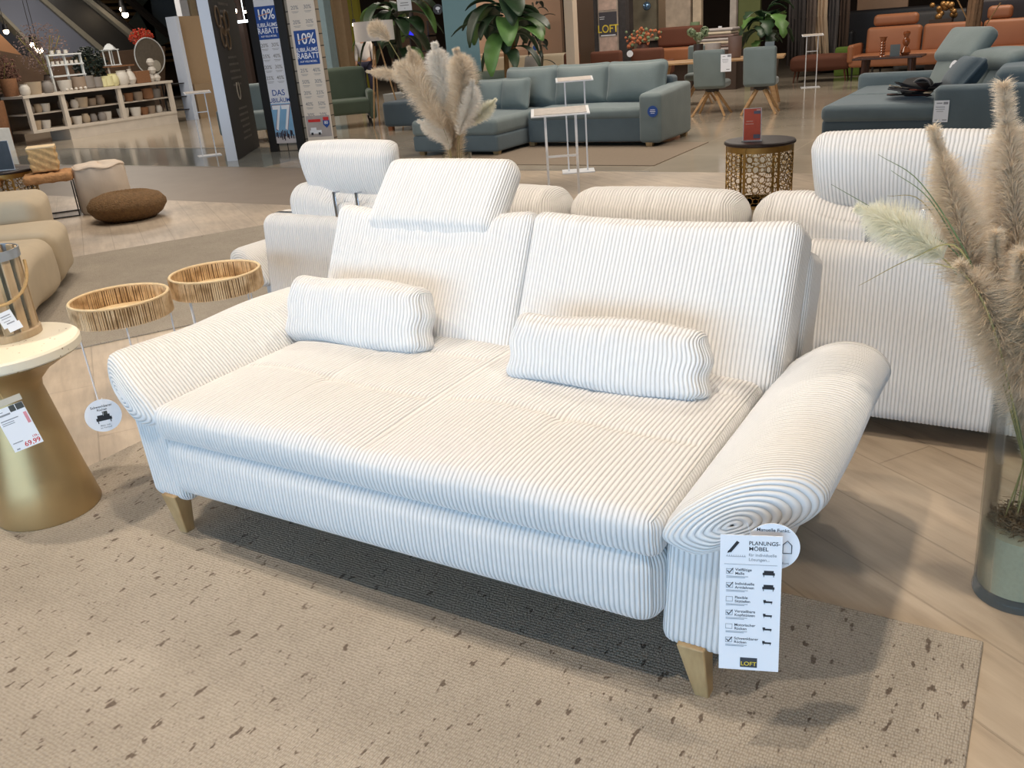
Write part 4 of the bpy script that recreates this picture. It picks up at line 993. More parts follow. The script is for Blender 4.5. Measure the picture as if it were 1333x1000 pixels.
softbox('lower_back_cushion', TEALL, rt_, (.22, .95, .42), .08, LR(-.93, 11.05, .62), rot=RB @ RY(math.radians(22)), puff=(.03, 0, 0), **S)
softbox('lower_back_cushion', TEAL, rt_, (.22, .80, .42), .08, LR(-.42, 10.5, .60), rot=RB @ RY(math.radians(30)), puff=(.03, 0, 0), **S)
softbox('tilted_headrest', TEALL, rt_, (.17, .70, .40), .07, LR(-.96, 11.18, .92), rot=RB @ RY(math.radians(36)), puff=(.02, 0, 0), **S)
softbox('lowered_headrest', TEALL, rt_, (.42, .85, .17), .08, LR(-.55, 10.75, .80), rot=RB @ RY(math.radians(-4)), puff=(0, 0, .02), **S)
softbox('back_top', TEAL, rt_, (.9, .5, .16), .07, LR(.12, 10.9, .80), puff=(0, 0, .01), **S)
dk = gy(1265, 95, 10.6); p = thing('scatter_cushion', 'dark teal cushion leaning against the recliner sofa back', 'cushion', (-.86, 10.2, .49)); cushion('cushion_cover', p, .5, .42, .16, (0, 0, .2), math.radians(-40), TEALD, rz=-1.2)
for (x, y) in ((-2.05, 9.8), (-2.05, 11.9), (.5, 9.8), (.5, 11.9)): MB().cyl(LR(x, y, 0), LR(x, y, .07), .03, .03, 12).build('foot', CHROME, rt_)
c = gy(1225, 145, 9.59); k = card('price_card', 'white price card hanging on the arm of the teal recliner sofa', 'price tag', c, (0, -1, 0), .13, .20)
flat('text_lines', k, [(.035, .075, .04, .022), (-.02, .075, .05, .01), (-.01, .04, .08, .006), (-.01, .02, .08, .005), (-.01, 0, .06, .005), (-.03, -.08, .04, .008), (.035, -.08, .04, .008)], GREYINK)
c = gy(1241, 88, 11.0); k = card('round_card', 'white oval card on the headrest of the teal recliner sofa', 'card', c, (-.8, -.6, .2), .15, .15, rnd=True)
MB().cyl((0, 0, 0), (0, 0, .003), .035, n=24).build('print', INK, k)
# swatch fan
sw = gy(1180, 122, 9.98); fan = thing('swatch_fan', 'spread fan of dark fabric swatches lying on the recliner sofa seat', 'fabric swatches', (sw.x, 10.1, .505))
SWC = [mat('swatch_black', (34, 34, 36), .9), mat('swatch_navy', (44, 46, 56), .9), mat('swatch_rust', (132, 66, 52), .9), mat('swatch_sand', (176, 160, 138), .9), mat('swatch_grey', (86, 84, 82), .9)]
for i in range(22):
    a = math.radians(150+i*6.5); m = SWC[[0, 1, 0, 4, 0, 2, 1, 0, 3, 0, 1][i % 11]]
    o = MB().box((.20, 0, 0), (.40, .07, .008)).build('swatch', m, fan, smooth=False); o.location = (.2, 0, .004+.003*i); o.rotation_euler = (0, -random.uniform(.02, .34), a)
bgp = thing('black_bag', 'small black bag with a strap beside the swatch fan', 'bag', (sw.x+.05, 10.3, .51))
softbox('bag_body', mat('black_nylon', (30, 30, 32), .7), bgp, (.30, .2, .15), .06, (0, 0, .075), res=(.03, .03, .03), puff=(0, .02, .02))
MB().tube([(.08*math.cos(a)+.05, -.08, .09+.07*math.sin(a)) for a in np.linspace(0, 2*math.pi, 20, endpoint=False)], .012, 6, closed=True).build('strap', mat('grey_strap', (92, 92, 94), .6), bgp)
t9 = thing('grey_teal_sofa', 'grey teal sofa headrest at the far right edge of the photo', 'sofa', (.35, 13.6, 0))
softbox('backrest', TEALD, t9, (1.1, .4, .75), .1, (0, 0, .42), **S); softbox('headrest', TEALD, t9, (.9, .22, .26), .1, (0, -.02, .90), **S); softbox('seat', TEALD, t9, (1.1, .8, .4), .08, (0, .55, .22), **S)

# ================================================================== ORANGE SOFAS, OTTOMAN, COFFEE TABLE
os_ = thing('leather_sofa', 'long cognac leather sofa with a raised headrest, by the dark coffee table', 'sofa', (-1.9, 19.4, 0), -.02)
softbox('seat', TERRA, os_, (3.9, .9, .22), .05, (.2, 0, .36), puff=(0, 0, .02), **S)
for x in (-1.08, -.05, .98, 1.75): softbox('back_cushion', TERRA, os_, (1.0 if x < 1.5 else .5, .24, .52), .07, (x, .34, .68), puff=(0, .02, 0), rot=RX(-.12), **S)
softbox('headrest', TERRA, os_, (.82, .2, .22), .08, (-1.08, .42, 1.06), **S); softbox('headrest', TERRA, os_, (.42, .2, .24), .08, (.72, .40, 1.06), **S)
for x in (-1.72, 2.2): softbox('armrest', TERRA, os_, (.12, .95, .34), .05, (x, 0, .50), **S)
for x in (-1.68, -1.3, 2.1):
    for y in (-.4, .38): MB().cyl((x, y, 0), (x, y, .27), .013, .022, 8).build('leg', BLACKM, os_)
o2 = thing('armless_leather_chair', 'cognac leather seat at the right edge behind the palm trunk', 'armchair', (.5, 17.0, 0))
[MB().cyl((sx*.5, sy*.35, 0), (sx*.5, sy*.35, .2), .02, .03, 8).build('leg', BLACKM, o2) for sx in (-1, 1) for sy in (-1, 1)]; softbox('seat', TERRA, o2, (1.2, .9, .3), .06, (0, 0, .32), **S); softbox('backrest', TERRA, o2, (1.2, .2, .45), .07, (0, .38, .62), **S)
ot = thing('ottoman', 'brown leather ottoman on thin legs beside the hanging fabrics', 'ottoman', (-4.25, 19.4, 0), .1)
softbox('padded_seat', TERRAD, ot, (1.15, .7, .27), .08, (0, 0, .36), puff=(0, 0, .03), **S)
for sx in (-1, 1):
    for sy in (-1, 1): MB().cyl((sx*.5, sy*.28, 0), (sx*.46, sy*.25, .25), .012, .022, 8).build('leg', TERRAD, ot)
ctb = thing('coffee_table', 'dark coffee table with amber glassware before the long cognac leather sofa', 'coffee table', (-2.72, 17.7, 0))
MB().box((0, 0, .485), (1.15, .6, .035)).build('table_top', mat('dark_walnut', (70, 46, 38), .4), ctb, smooth=False, bevel=.01)
for sx in (-1, 1):
    for sy in (-1, 1): MB().cyl((sx*.40, sy*.2, 0), (sx*.38, sy*.18, .47), .03, .05, 10).build('leg', mat('dark_walnut', (70, 46, 38), .4), ctb)
AMB = mat('amber_glass', (150, 84, 48), .2, coat=.5, var=.1)
pot((-2.82, 17.6, .504), 'ribbed amber glass candle holder on the coffee table', .06, .34, AMB, name='candle_holder', cat='candle holder', prof=[(0, 0), (.06, 0), (.05, .02)]+[(.035+.014*(i % 2), .03+i*.022) for i in range(12)]+[(.055, .31), (.07, .33), (0, .33)])
pot((-2.46, 17.72, .504), 'amber bubble glass vase on the coffee table', .07, .36, AMB, name='bubble_vase', cat='vase', prof=[(0, 0), (.05, 0), (.09, .05), (.06, .11), (.03, .15), (.06, .20), (.06, .25), (.035, .29), (.05, .33), (.06, .36), (.05, .39), (0, .40)])
k = card('table_card', 'grey info card standing on the coffee table', 'sign', (-2.6, 17.5, .60), (.2, -.97, 0), .16, .20, mat('grey_card', (112, 122, 126), .6))
# terracotta armchairs
def tchair(loc, rz, lab):
    t = thing('shell_armchair', lab, 'armchair', loc, rz, 'terracotta armchairs')
    softbox('seat', TERRAD, t, (.62, .6, .16), .06, (0, 0, .43), puff=(0, 0, .015), **S)
    softbox('backrest', TERRAD, t, (.66, .12, .52), .055, (0, -.30, .66), puff=(0, .02, 0), **S)
    for sx in (-1, 1): softbox('armrest', TERRAD, t, (.10, .58, .26), .045, (sx*.31, 0, .55), **S)
    for sx in (-1, 1):
        for sy in (-1, 1): MB().cyl((sx*.26, sy*.25, 0), (sx*.20, sy*.2, .36), .014, .02, 8).build('leg', BLACKM, t)
    return t
T0 = tchair((-7.72, 16.9, 0), .05, 'dark terracotta armchair seen from behind, below the far poster column')
copy_tree(T0, None, (-6.95, 17.1, 0), .05, 'dark terracotta armchair seen from behind, beside the round white disc')
copy_tree(T0, None, (-8.45, 17.2, 0), -1.5, 'terracotta armchair with bright orange seat side, beside the cream pillar')
disc = card('round_card', 'round white disc hanging between the terracotta armchairs', 'card', gy(820, 70, 16.5), (.3, -.95, 0), .12, .12, rnd=True)
rtb = thing('folded_rug_stack', 'pile of folded grey and cream textiles behind the teal chairs', 'textiles', (-6.05, 18.4, 0))
MB().box((0, 0, .37), (.9, .6, .74)).build('pedestal', mat('dark_pedestal', (70, 56, 48), .8), rtb, smooth=False)
for i in range(7):
    softbox('folded_textile', [GREYP, MAUVE, mat('cream_textile', (200, 186, 164), .9)][i % 3], rtb, (.78-.02*i, .5, .055), .025, (.02*((-1)**i), 0, .77+.06*i), res=(.08, .08, .02))
ob = thing('cognac_sofa_end', 'dark cognac leather sofa end with an orange seat left of the textile pile', 'sofa', (-6.92, 18.35, 0))
softbox('backrest', TERRAD, ob, (.95, .2, .38), .06, (0, .2, 1.05), **S); softbox('seat', TERRA, ob, (.95, .6, .26), .05, (0, -.1, .72), **S); MB().box((0, 0, .28), (.9, .5, .56)).build('plinth', mat('dark_pedestal', (70, 56, 48), .8), ob, smooth=False)
fb = MB(); 
fv = thing('flower_bunch', 'orange and cream silk flowers in a glass behind the terracotta armchairs', 'flowers', (-7.32, 17.5, 0))
MB().lathe([(0, 0), (.14, 0), (.16, .8), (.1, .98), (.12, 1.0), (0, 1.0)], 16).build('tall_vase', mat('brown_ceramic', (84, 48, 36), .5), fv)
fa, fc = MB(), MB()
for k in range(90):
    a = random.uniform(0, 6.28); r = random.uniform(.02, .38); c = Vector((r*math.cos(a), r*math.sin(a)*.6, 1.08+random.uniform(-.08, .22)-r*.2))
    (fa if k % 3 else fc).ball(c, random.uniform(.02, .045), 6, 4)
fa.build('orange_blossoms', mat('orange_petal', (186, 110, 74), .8, var=.4, scale=20), fv); fc.build('green_leaves', LEAFG, fv)

# ================================================================== COLUMNS, BANNERS, POSTERS
COLU = mat('turquoise_column_paint', (126, 160, 166), .7, var=.06, scale=2); CREAMP = mat('cream_pillar_paint', (206, 188, 168), .8, var=.04)
c0 = gy(584, 0, 14.0); c1 = gy(561, 0, 14.0); c2 = gy(607, 0, 14.0)
tcol = MB().box((0, 0, 2.1), (.60, .60, 4.2)).build('turquoise_column', COLU, None, smooth=False, bevel=.01); tcol.location = ((c1.x+c2.x)/2-.02, 14.35, 0); tcol.rotation_euler = (0, 0, .6)
tag(tcol, 'turquoise square column behind the pampas grass', 'column')
sg = card('column_badge', 'round dark badge with a white tree on the turquoise column', 'sign', gy(570, 12, 13.92), (.565, -.825, 0), .17, .17, mat('dark_grey_badge', (66, 66, 70), .6), rnd=True)
MB().ball((0, .015, .002), .035, 10, 6, (1.2, .8, .06)).box((0, -.028, .002), (.012, .05, .002)).build('tree_symbol', PAPER, sg)
wp = MB().box((0, 0, 2.1), (.17, .17, 4.2)).build('cream_pillar', CREAMP, None, smooth=False); q = gy(742, 0, 15.0); wp.location = (q.x, 15.0, 0); tag(wp, 'thin cream pillar right of the banana plant', 'column')
RXT = Matrix.Rotation(math.pi/2, 4, 'X')
def ft_(s, size, m, par, x, z, y=-.0, align='CENTER', wide=1.0, name='lettering'): return text(s, size, m, par, (x, y, z), align, name, RXT, wide)
def fr_(name, par, rects, m, y, d=.002):
    b = MB()
    for (x, z, w, h) in rects: b.box((x, y, z), (w, d, h))
    return b.build(name, m, par, smooth=False)
# black pylon
P0, P1, P2 = gz(300, 209), gz(309.5, 209), gz(338, 190.5); u = (P2-P1).normalized(); wd = (P2-P1).length
py = thing('advertising_pylon', 'tall black advertising pylon with a white edge beside the white sign stand', 'advertising pylon', (P1.x, P1.y, 0), math.atan2(u.y, u.x))
MB().box((wd/2, .075, 1.5), (wd, .15, 3.0)).build('panel_core', mat('white_pylon_edge', (206, 216, 232), .5, var=.02), py, smooth=False)
MB().box((wd/2, -.003, 1.5), (wd-.02, .006, 3.0)).build('black_print', mat('matt_black_print', (34, 31, 30), .7, var=.2, scale=3), py, smooth=False)
SILV = mat('silver_print', (168, 160, 148), .6); SILD = mat('dim_print', (92, 88, 84), .7)
hs_ = MB().tube([(wd*.5+.10*math.sin(a), -.008, .92-.13*math.cos(a)) for a in np.linspace(-2.5, 2.5, 20)], .012, 6).build('horseshoe_symbol', SILV, py)
rg = MB()
for (x, z) in ((.36, 1.92), (.62, 1.80), (.90, 1.88), (.52, 1.66), (.78, 1.62)): rg.tube([(x+.13*math.sin(a), -.008, z+.13*math.cos(a)) for a in np.linspace(0, 6.28, 20, endpoint=False)], .02, 5, closed=True)
rg.build('ring_picture', mat('bronze_print', (96, 78, 58), .6, var=.4, scale=12), py)
def blur_lines(par, x, z0, n, w, dz, h, m, y=-.008, name='text_lines'):
    rs = []
    for i in range(n):
        ww = w*random.uniform(.6, 1); k = 0
        while k < ww: s_ = random.uniform(.03, .09); rs.append((x-ww/2+k+s_/2, z0-i*dz, s_, h)); k += s_+.022
    for r_ in rs: fr_('text_mark', par, [r_], m, y)
blur_lines(py, wd*.5, 1.38, 5, .75, .095, .03, SILD); blur_lines(py, wd*.55, .66, 6, .70, .085, .03, SILD); blur_lines(py, wd*.5, 2.2, 3, .7, .1, .035, SILD)
# banner wall
A0, B0 = gz(354, 197.5), gz(441, 193.5); u = (B0-A0).normalized(); W = (B0-A0).length
bw = thing('banner_wall', 'brick-pattern pillar carrying two long white anniversary banners between dark posts', 'advertising wall', (A0.x, A0.y, 0), math.atan2(u.y, u.x))
def brickm():
    t = NT('pale_brick_cladding'); v = t.coord(rot=(math.pi/2, 0, 0)); br = t.n('ShaderNodeTexBrick'); br.inputs['Scale'].default_value = 1; br.inputs['Brick Width'].default_value = .28; br.inputs['Row Height'].default_value = .16
    br.inputs['Mortar Size'].default_value = .008; br.inputs['Color1'].default_value = lin((172, 158, 140)); br.inputs['Color2'].default_value = lin((150, 140, 126)); br.inputs['Mortar'].default_value = lin((56, 50, 48)); t.l(v, br.inputs['Vector'])
    t.l(br.outputs[0], t.b.inputs['Base Color']); return t.m
MB().box((W/2-.02, .06, 1.5), (W-.06, .10, 3.0)).build('brick_core', brickm(), bw, smooth=False)
PXM = W/87.0
for x in (.03, .03+.46): 
    MB().box((x+.04, -.0, 1.5), (.13, .09, 3.0)).build('dark_post', BLACKM, bw, smooth=False)
BANN = mat('banner_fabric', (222, 222, 228), .7, var=.03); BANW = mat('banner_fabric_warm', (226, 214, 200), .7, var=.03)
b1x, b1w, b2x, b2w = .285, .36, W-.25, .42
MB().box((b1x, -.03, 1.62), (b1w, .012, 3.0)).build('long_banner', BANN, bw, smooth=False)
MB().box((b2x, -.03, 1.62), (b2w, .012, 3.0)).build('long_banner', BANW, bw, smooth=False)
def rabatt(x, z, w, h):
    fr_('blue_panel', bw, [(x, z, w, h)], BLUEINK, -.039, .004)
    ft_('10%', h*.44, PAPER, bw, x, z+h*.24, -.043, wide=.9); ft_('JUBILÄUMS', h*.165, PAPER, bw, x, z-h*.07, -.043, wide=.9); ft_('RABATT', h*.24, PAPER, bw, x, z-h*.25, -.043, wide=.85)
    ft_('AUF VIELE MÖBEL', h*.075, PAPER, bw, x, z-h*.41, -.043)
    o = MB().box((0, -.044, 0), (w*.55, .003, .012)).build('strike_line', mat('orange_line', (206, 150, 120), .6), bw, smooth=False); o.location = (x-.03, 0, z+h*.25); o.rotation_euler = (0, -.18, 0)
rabatt(b1x+.015, 1.80, b1w*.92, .44); rabatt(b2x, 1.43, b2w*.82, .46)
def percents(x, z, cols, rows, dz, dx, vals, m):
    k = 0
    for r_ in range(rows):
        for c_ in range(cols):
            if z-r_*dz < .42: continue
            ft_(vals[k % len(vals)], .072, m, bw, x+(c_-(cols-1)/2)*dx, z-r_*dz, -.037); fr_('small_print', bw, [(x+(c_-(cols-1)/2)*dx, z-r_*dz-.05, .11, .006), (x+(c_-(cols-1)/2)*dx, z-r_*dz-.066, .08, .005)], m, -.037); k += 1
PRN = mat('faint_grey_print', (150, 146, 146), .7)
percents(b1x, 1.50, 2, 4, .15, .17, ['20%', '30%', '25%', '40%'], PRN); percents(b2x, 2.15, 2, 3, .19, .20, ['20%', '30%'], PRN); percents(b2x, 1.12, 2, 5, .155, .20, ['25%', '40%', '50%', '30%', '20%'], PRN)
ft_('DAS', .115, BLUEINK, bw, b1x+.01, .84, -.037); ft_('JUBILÄUM', .085, BLUEINK, bw, b1x, .735, -.037)
fr_('sky_picture', bw, [(b1x+.01, .43, b1w*.9, .52)], mat('sky_blue_print', (130, 176, 212), .6, var=.25, scale=4), -.038, .004)
ft_('77', .52, mat('red_brown_outline', (150, 92, 96), .6), bw, b1x+.01, .47, -.0415, wide=.62); ft_('77', .50, PAPER, bw, b1x+.01, .47, -.0425, wide=.60)
fr_('crowd_picture', bw, [(b1x+.01+random.uniform(-.15, .15), .23+random.uniform(-.03, .05), .016, random.uniform(.04, .09)) for i in range(26)], mat('dark_crowd_print', (70, 60, 70), .7), -.044)
fr_('lower_band', bw, [(b1x+.01, .17, b1w*.9, .10)], mat('pale_ground_print', (200, 194, 196), .6), -.0405, .002)
fr_('car_picture', bw, [(b2x, .34, b2w*.92, .30)], mat('brown_sky_print', (176, 166, 162), .6, var=.2, scale=6), -.038, .003)
fr_('car_picture', bw, [(b2x-.06, .26, .19, .05), (b2x-.09, .30, .09, .045)], PAPER, -.041); fr_('wheel_picture', bw, [(b2x-.12, .235, .035, .035), (b2x-.0, .235, .035, .035)], INK, -.043)
fr_('red_stripe', bw, [(b2x-.06, .42, .20, .04), (b2x+.13, .44, .09, .05)], REDINK, -.041); sh = MB().prism([(b2x+.08, .42), (b2x+.18, .42), (b2x+.18, .36), (b2x+.13, .31), (b2x+.08, .36)], 'y', -.044, -.040).build('shield_picture', BLUEINK, bw, smooth=False)
ft_('80', .06, PAPER, bw, b2x+.13, .385, -.046)
# far loft posters on dark frames
lx, rx = gy(777, 30, 18), gy(809, 30, 18)
lf = thing('poster_column', 'far poster column with a dark panel reading LOFT in yellow', 'poster', ((lx.x+rx.x)/2, 18.0, 0))
w_ = rx.x-lx.x
MB().box((0, .12, 1.4), (w_+.16, .2, 2.8)).build('dark_frame', mat('brick_dark', (62, 58, 58), .8, var=.4, scale=14), lf, smooth=False)
MB().box((-.02, .0, 1.45), (w_*.80, .02, 2.6)).build('poster_strip', mat('grey_photo_print', (164, 150, 138), .6, var=.5, scale=7), lf, smooth=False)
fr_('loft_panel', lf, [(-.02, 1.40, w_*.72, .46)], mat('slate_panel', (70, 68, 74), .6), -.014); ft_('LOFT', .21, YELLOW, lf, -.02, 1.30, -.018, wide=.95); fr_('white_line', lf, [(-.02, 1.18, w_*.6, .02), (-.15, 1.54, .12, .01), (-.15, 1.50, .10, .01)], PAPER, -.017)
fr_('room_picture', lf, [(-.02, .99, w_*.72, .30), (-.02, 1.85, w_*.72, .36)], mat('pinkish_photo_print', (196, 170, 156), .6, var=.5, scale=9), -.014)
for (pxa, pxb, z0, z1, c, lab) in ((812, 826, 0, 2.8, (70, 62, 58), 'narrow dark framed poster right of the far LOFT poster column'), (826, 856, 0, 2.6, (110, 102, 84), 'patterned olive display panel behind the silk flowers'),
                                   (868, 900, 0, 2.6, (178, 160, 140), 'tall mottled beige wall panel behind the work counter'), (903, 914, 0, 2.6, (198, 178, 152), 'narrow cream post of the far counter area'), (951, 959, 0, 2.6, (170, 160, 150), 'slim light post behind the monstera')):
    a, b_ = gy(pxa, 30, 19.6), gy(pxb, 30, 19.6)
    o = MB().box((0, 0, (z0+z1)/2), (b_.x-a.x, .12, z1-z0)).build('display_wall', mat('panel_%d' % pxa, c, .8, var=.45, scale=6), None, smooth=False); o.location = ((a.x+b_.x)/2, 19.6, 0); tag(o, lab, 'panel')
po = gy(842, 8, 19.3); lam = thing('pendant_globe', 'small blue glass globe hanging before the olive panel', 'lamp', (po.x, 19.3, po.z)); MB().ball((0, 0, 0), .09, 16, 10).build('globe', mat('blue_chrome', (110, 140, 170), .15, .7), lam); MB().cyl((0, 0, .08), (0, 0, 2.5), .006).build('cord', BLACKM, lam)
# counter with things
ca, cb_ = gy(850, 40, 19.2), gy(960, 30, 19.2)
cn = thing('work_counter', 'long dark counter with a pale top in the far background', 'counter', ((ca.x+cb_.x)/2, 19.16, 0)); MB().box((0, 0, .5), (cb_.x-ca.x, .6, 1.0)).build('counter_body', mat('dark_counter', (52, 42, 38), .8), cn, smooth=False); MB().box((0, 0, 1.02), (cb_.x-ca.x+.1, .7, .04)).build('counter_top', mat('pale_counter_top', (150, 134, 118), .5), cn, smooth=False)
for (px, lab, r, h, m) in ((892, 'black box on the far counter', .09, .14, BLACKM), (902, 'green potted herb on the far counter', .10, .26, LEAFG), (935, 'white cup on the far counter', .04, .14, PAPER)):
    q = gy(px, 30, 19.0); pot((q.x, 19.12, 1.041), lab, r, h, m, cat='container', name='counter_container')
# partitions behind
def part_wall(n, pxa, pxb, yy, z1, c, lab):
    a, b_ = gy(pxa, 30, yy), gy(pxb, 30, yy)
    o = MB().box((0, 0, z1/2), (b_.x-a.x, .12, z1)).build('partition_wall', mat('partition_%d' % pxa, c, .9, var=.12, scale=.8), None, smooth=False); o.location = ((a.x+b_.x)/2, yy, 0); tag(o, lab, 'partition')
part_wall(1, 612, 732, 20.5, 3.2, (182, 150, 126), 'pinkish beige partition wall behind the banana plant')
part_wall(2, 446, 470, 22.0, 3.2, (132, 128, 42), 'yellow green partition wall behind the floor lamp')
part_wall(3, 744, 775, 22.0, 3.2, (168, 140, 118), 'beige partition wall left of the LOFT poster column')
part_wall(4, 962, 990, 21.5, 3.0, (134, 140, 88), 'green partition panel behind the monstera')
part_wall(5, 505, 562, 24, 3.2, (110, 88, 72), 'brown partition wall behind the dark banana plant')
part_wall(7, 1115, 1180, 23.5, 3.0, (186, 150, 122), 'warm beige wall panel above the cognac leather sofa')
part_wall(8, 848, 870, 21.5, 3.0, (196, 170, 142), 'cream partition wall right of the olive panel')
q = gy(424, 30, 15.5); o = MB().box((0, 0, 1.5), (.22, .22, 3.0)).build('grey_blue_pillar', mat('grey_blue_paint', (126, 148, 156), .7), None, smooth=False); o.location = (q.x, 15.5, 0); tag(o, 'slim grey blue pillar right of the banner wall', 'column')
q = gy(438, 30, 16); o = MB().box((0, 0, 1.5), (.26, .2, 3.0)).build('tan_pillar', mat('tan_paint', (134, 112, 84), .8), None, smooth=False); o.location = (q.x, 16.2, 0); tag(o, 'tan pillar just right of the slim grey blue pillar', 'column')
q = gy(443, 15, 17); k = card('dark_poster', 'small dark poster with a red triangle on the far green wall', 'poster', (q.x+.15, 17, 1.85), (.4, -.9, 0), .16, .5, mat('dark_poster_print', (40, 42, 54), .6)); MB().add([(-.04, -.12, .002), (.04, -.12, .002), (0, 0, .002)], [(0, 1, 2)]).build('red_triangle', REDINK, k, smooth=False)
k = card('hanging_notice', 'white notice hanging in front of the dark banana plant', 'sign', gy(526, 3, 14.0), (.5, -.85, 0), .26, .28); flat('text_lines', k, [(0, -.01, .14, .014), (0, -.05, .16, .014), (0, -.10, .02, .01)], GREYINK)
# warm lounge furniture behind the banana plant
CANE = mat('cane_tan', (196, 160, 120), .8, var=.2, scale=20)
for i, (px, yy, lab) in enumerate(((612, 18.9, 'cane lounge chair with beige cushion, left of the banana trunks'), (644, 19.85, 'cane lounge chair with beige cushion, next to the banana trunks'))):
    q = gy(px, 80, yy); t = thing('cane_chair', lab, 'chair', (q.x, yy, 0), .4, 'cane lounge chairs')
    softbox('cushion', mat('pale_beige_cushion', (206, 176, 148), .9), t, (.6, .6, .14), .05, (0, 0, .42), **S); softbox('back_cushion', mat('pale_beige_cushion', (206, 176, 148), .9), t, (.6, .16, .46), .06, (0, .28, .72), **S)
    b = MB()
    for s_ in (-1, 1):
        for z in (.35, .5, .62): b.box((s_*.34, 0, z), (.03, .66, .03))
    b.build('cane_frame', CANE, t, smooth=False)
    for sx in (-1, 1):
        for sy in (-1, 1): MB().cyl((sx*.32, sy*.3, 0), (sx*.32, sy*.3, .4), .02, .02, 8).build('leg', CANE, t)
q = gy(672, 70, 17.2); t = thing('beige_sofa', 'beige sofa with a cushion and a round blue disc behind the teal back cushions', 'sofa', (q.x, 17.4, 0)); softbox('seat', BEIGE, t, (2.2, .9, .36), .05, (-.2, 0, .3), **S); softbox('backrest', BEIGE, t, (2.2, .22, .7), .06, (-.2, .4, .55), **S); softbox('armrest', mat('grey_beige_linen', (170, 156, 140), .9), t, (.2, .95, .6), .05, (.95, 0, .36), **S)
p = thing('scatter_cushion', 'grey cushion on the far beige sofa', 'cushion', (q.x+.45, 17.1, .5)); cushion('cushion_cover', p, .45, .45, .16, (0, 0, .2), -.4, mat('grey_cushion', (140, 136, 130), .9))
k = card('round_card', 'round card with blue centre on the far beige sofa', 'card', gy(697, 62, 16.85), (.3, -.95, 0), .17, .26, BEIGE, rnd=True); MB().cyl((0, 0, 0), (0, 0, .003), .055, n=24).build('blue_centre', BLUEINK, k)
q = gy(722, 80, 18.9); o = MB().box((0, 0, .42), (.8, .5, .84)).build('red_brown_cabinet', mat('red_brown_wood', (118, 50, 34), .6, var=.25), None, smooth=False, bevel=.01); o.location = (q.x, 18.9, 0); tag(o, 'low red brown cabinet left of the cream pillar', 'cabinet')
lq2 = gy(668, 20, 16.6); 
t = thing('fabric_lampshade', 'large pinkish cream lampshade partly hidden by banana leaves', 'lamp', (gy(686, 30, 19.6).x, 19.6, 0)); MB().lathe([(.36, .98), (.40, .98), (.30, 1.75), (.26, 1.75), (.355, .98)], 32).build('lamp_shade', mat('pink_cream_shade', (206, 170, 146), .9), t); MB().cyl((0, 0, 0), (0, 0, 1.5), .02).build('lamp_stem', BLACKM, t); MB().cyl((0, 0, 0), (0, 0, .03), .18, n=24).build('lamp_foot', BLACKM, t)
# low sofa roll behind the teal corner sofa
q = gy(633, 95, 13.4); t = thing('grey_green_sofa', 'grey green low sofa just behind the teal corner sofa', 'sofa', (q.x, 13.4, 0)); softbox('backrest', mat('grey_green_velvet', (124, 132, 114), .85), t, (1.1, .3, .62), .1, (0, 0, .38), **S); softbox('top_roll', mat('grey_green_velvet', (124, 132, 114), .85), t, (1.0, .24, .2), .09, (0, .1, .72), **S)
# hanging fabrics and dark right-hand background
FABS = [('dark_grey_curtain', (72, 66, 64), 'dark grey'), ('taupe_curtain', (112, 98, 88), 'taupe'), ('pale_curtain', (196, 172, 144), 'pale beige'), ('slate_curtain', (88, 82, 80), 'slate grey'), ('brown_curtain', (84, 66, 54), 'brown')]
for i, px in enumerate((1036, 1050, 1064, 1079, 1093)):
    nm, c, cn_ = FABS[i % 5]; q = gy(px, 40, 20.6+.1*i); b = MB(); vs = []; N = 18
    for zz in (0.25+.1*(i % 2), 1.2, 2.6):
        for k in range(N): x = (k/(N-1)-.5)*.36; vs.append((x+(.10 if i == 2 and zz < 1 else 0), .05*math.sin(k*1.9+zz), zz))
    fs = [(r_*N+k, r_*N+k+1, (r_+1)*N+k+1, (r_+1)*N+k) for r_ in range(2) for k in range(N-1)]
    o = b.add(vs, fs).build('hanging_fabric', mat(nm, c, .9, var=.2, scale=4), None, angle=80); o.location = (q.x, 20.6+.1*i, 0); o.modifiers.new('s', 'SOLIDIFY').thickness = .006
    tag(o, '%s fabric length hanging in the far sample display' % cn_, 'fabric')
for i, (px, yy, w, h, c, lab) in enumerate(((1090, 21.9, .6, .85, (40, 40, 42), 'black armchair far behind, left of the cognac sofa'), (1150, 22.6, 2.2, 1.25, (46, 44, 46), 'long black sofa behind the cognac leather sofa'), (1215, 21.4, 1.2, 1.15, (70, 68, 68), 'dark grey sofa behind the cognac leather sofa'), (1320, 20.6, 1.8, 1.3, (44, 34, 34), 'dark brown sofa behind, above the right teal sofa'))):
    q = gy(px, 40, yy); t = thing('dark_sofa', lab, 'sofa', (q.x, yy, 0)); m = mat('dark_leather_%d' % i, c, .5)
    softbox('seat', m, t, (w, .8, .42), .06, (0, 0, .25), **S); softbox('backrest', m, t, (w, .25, h-.2), .07, (0, .35, h/2+.1), **S)
    for sx in (-1, 1): softbox('armrest', m, t, (.14, .8, h*.5), .05, (sx*(w/2), 0, h*.27), **S)
q = gy(1228, 15, 20.6); gb = thing('gilded_vase', 'gold decorative cluster above the cognac leather sofa', 'vase', (q.x, 20.4, 0)); MB().box((0, 0, .5), (.4, .4, 1.0)).build('pedestal', mat('dark_pedestal', (70, 56, 48), .8), gb, smooth=False)
b = MB(); 
for k in range(14): b.ball((random.uniform(-.22, .22), random.uniform(-.1, .1), 1.08+random.uniform(-.06, .22)), random.uniform(.04, .07), 10, 6)
b.build('gold_balls', mat('gold_leaf', (176, 132, 78), .35, .6), gb)
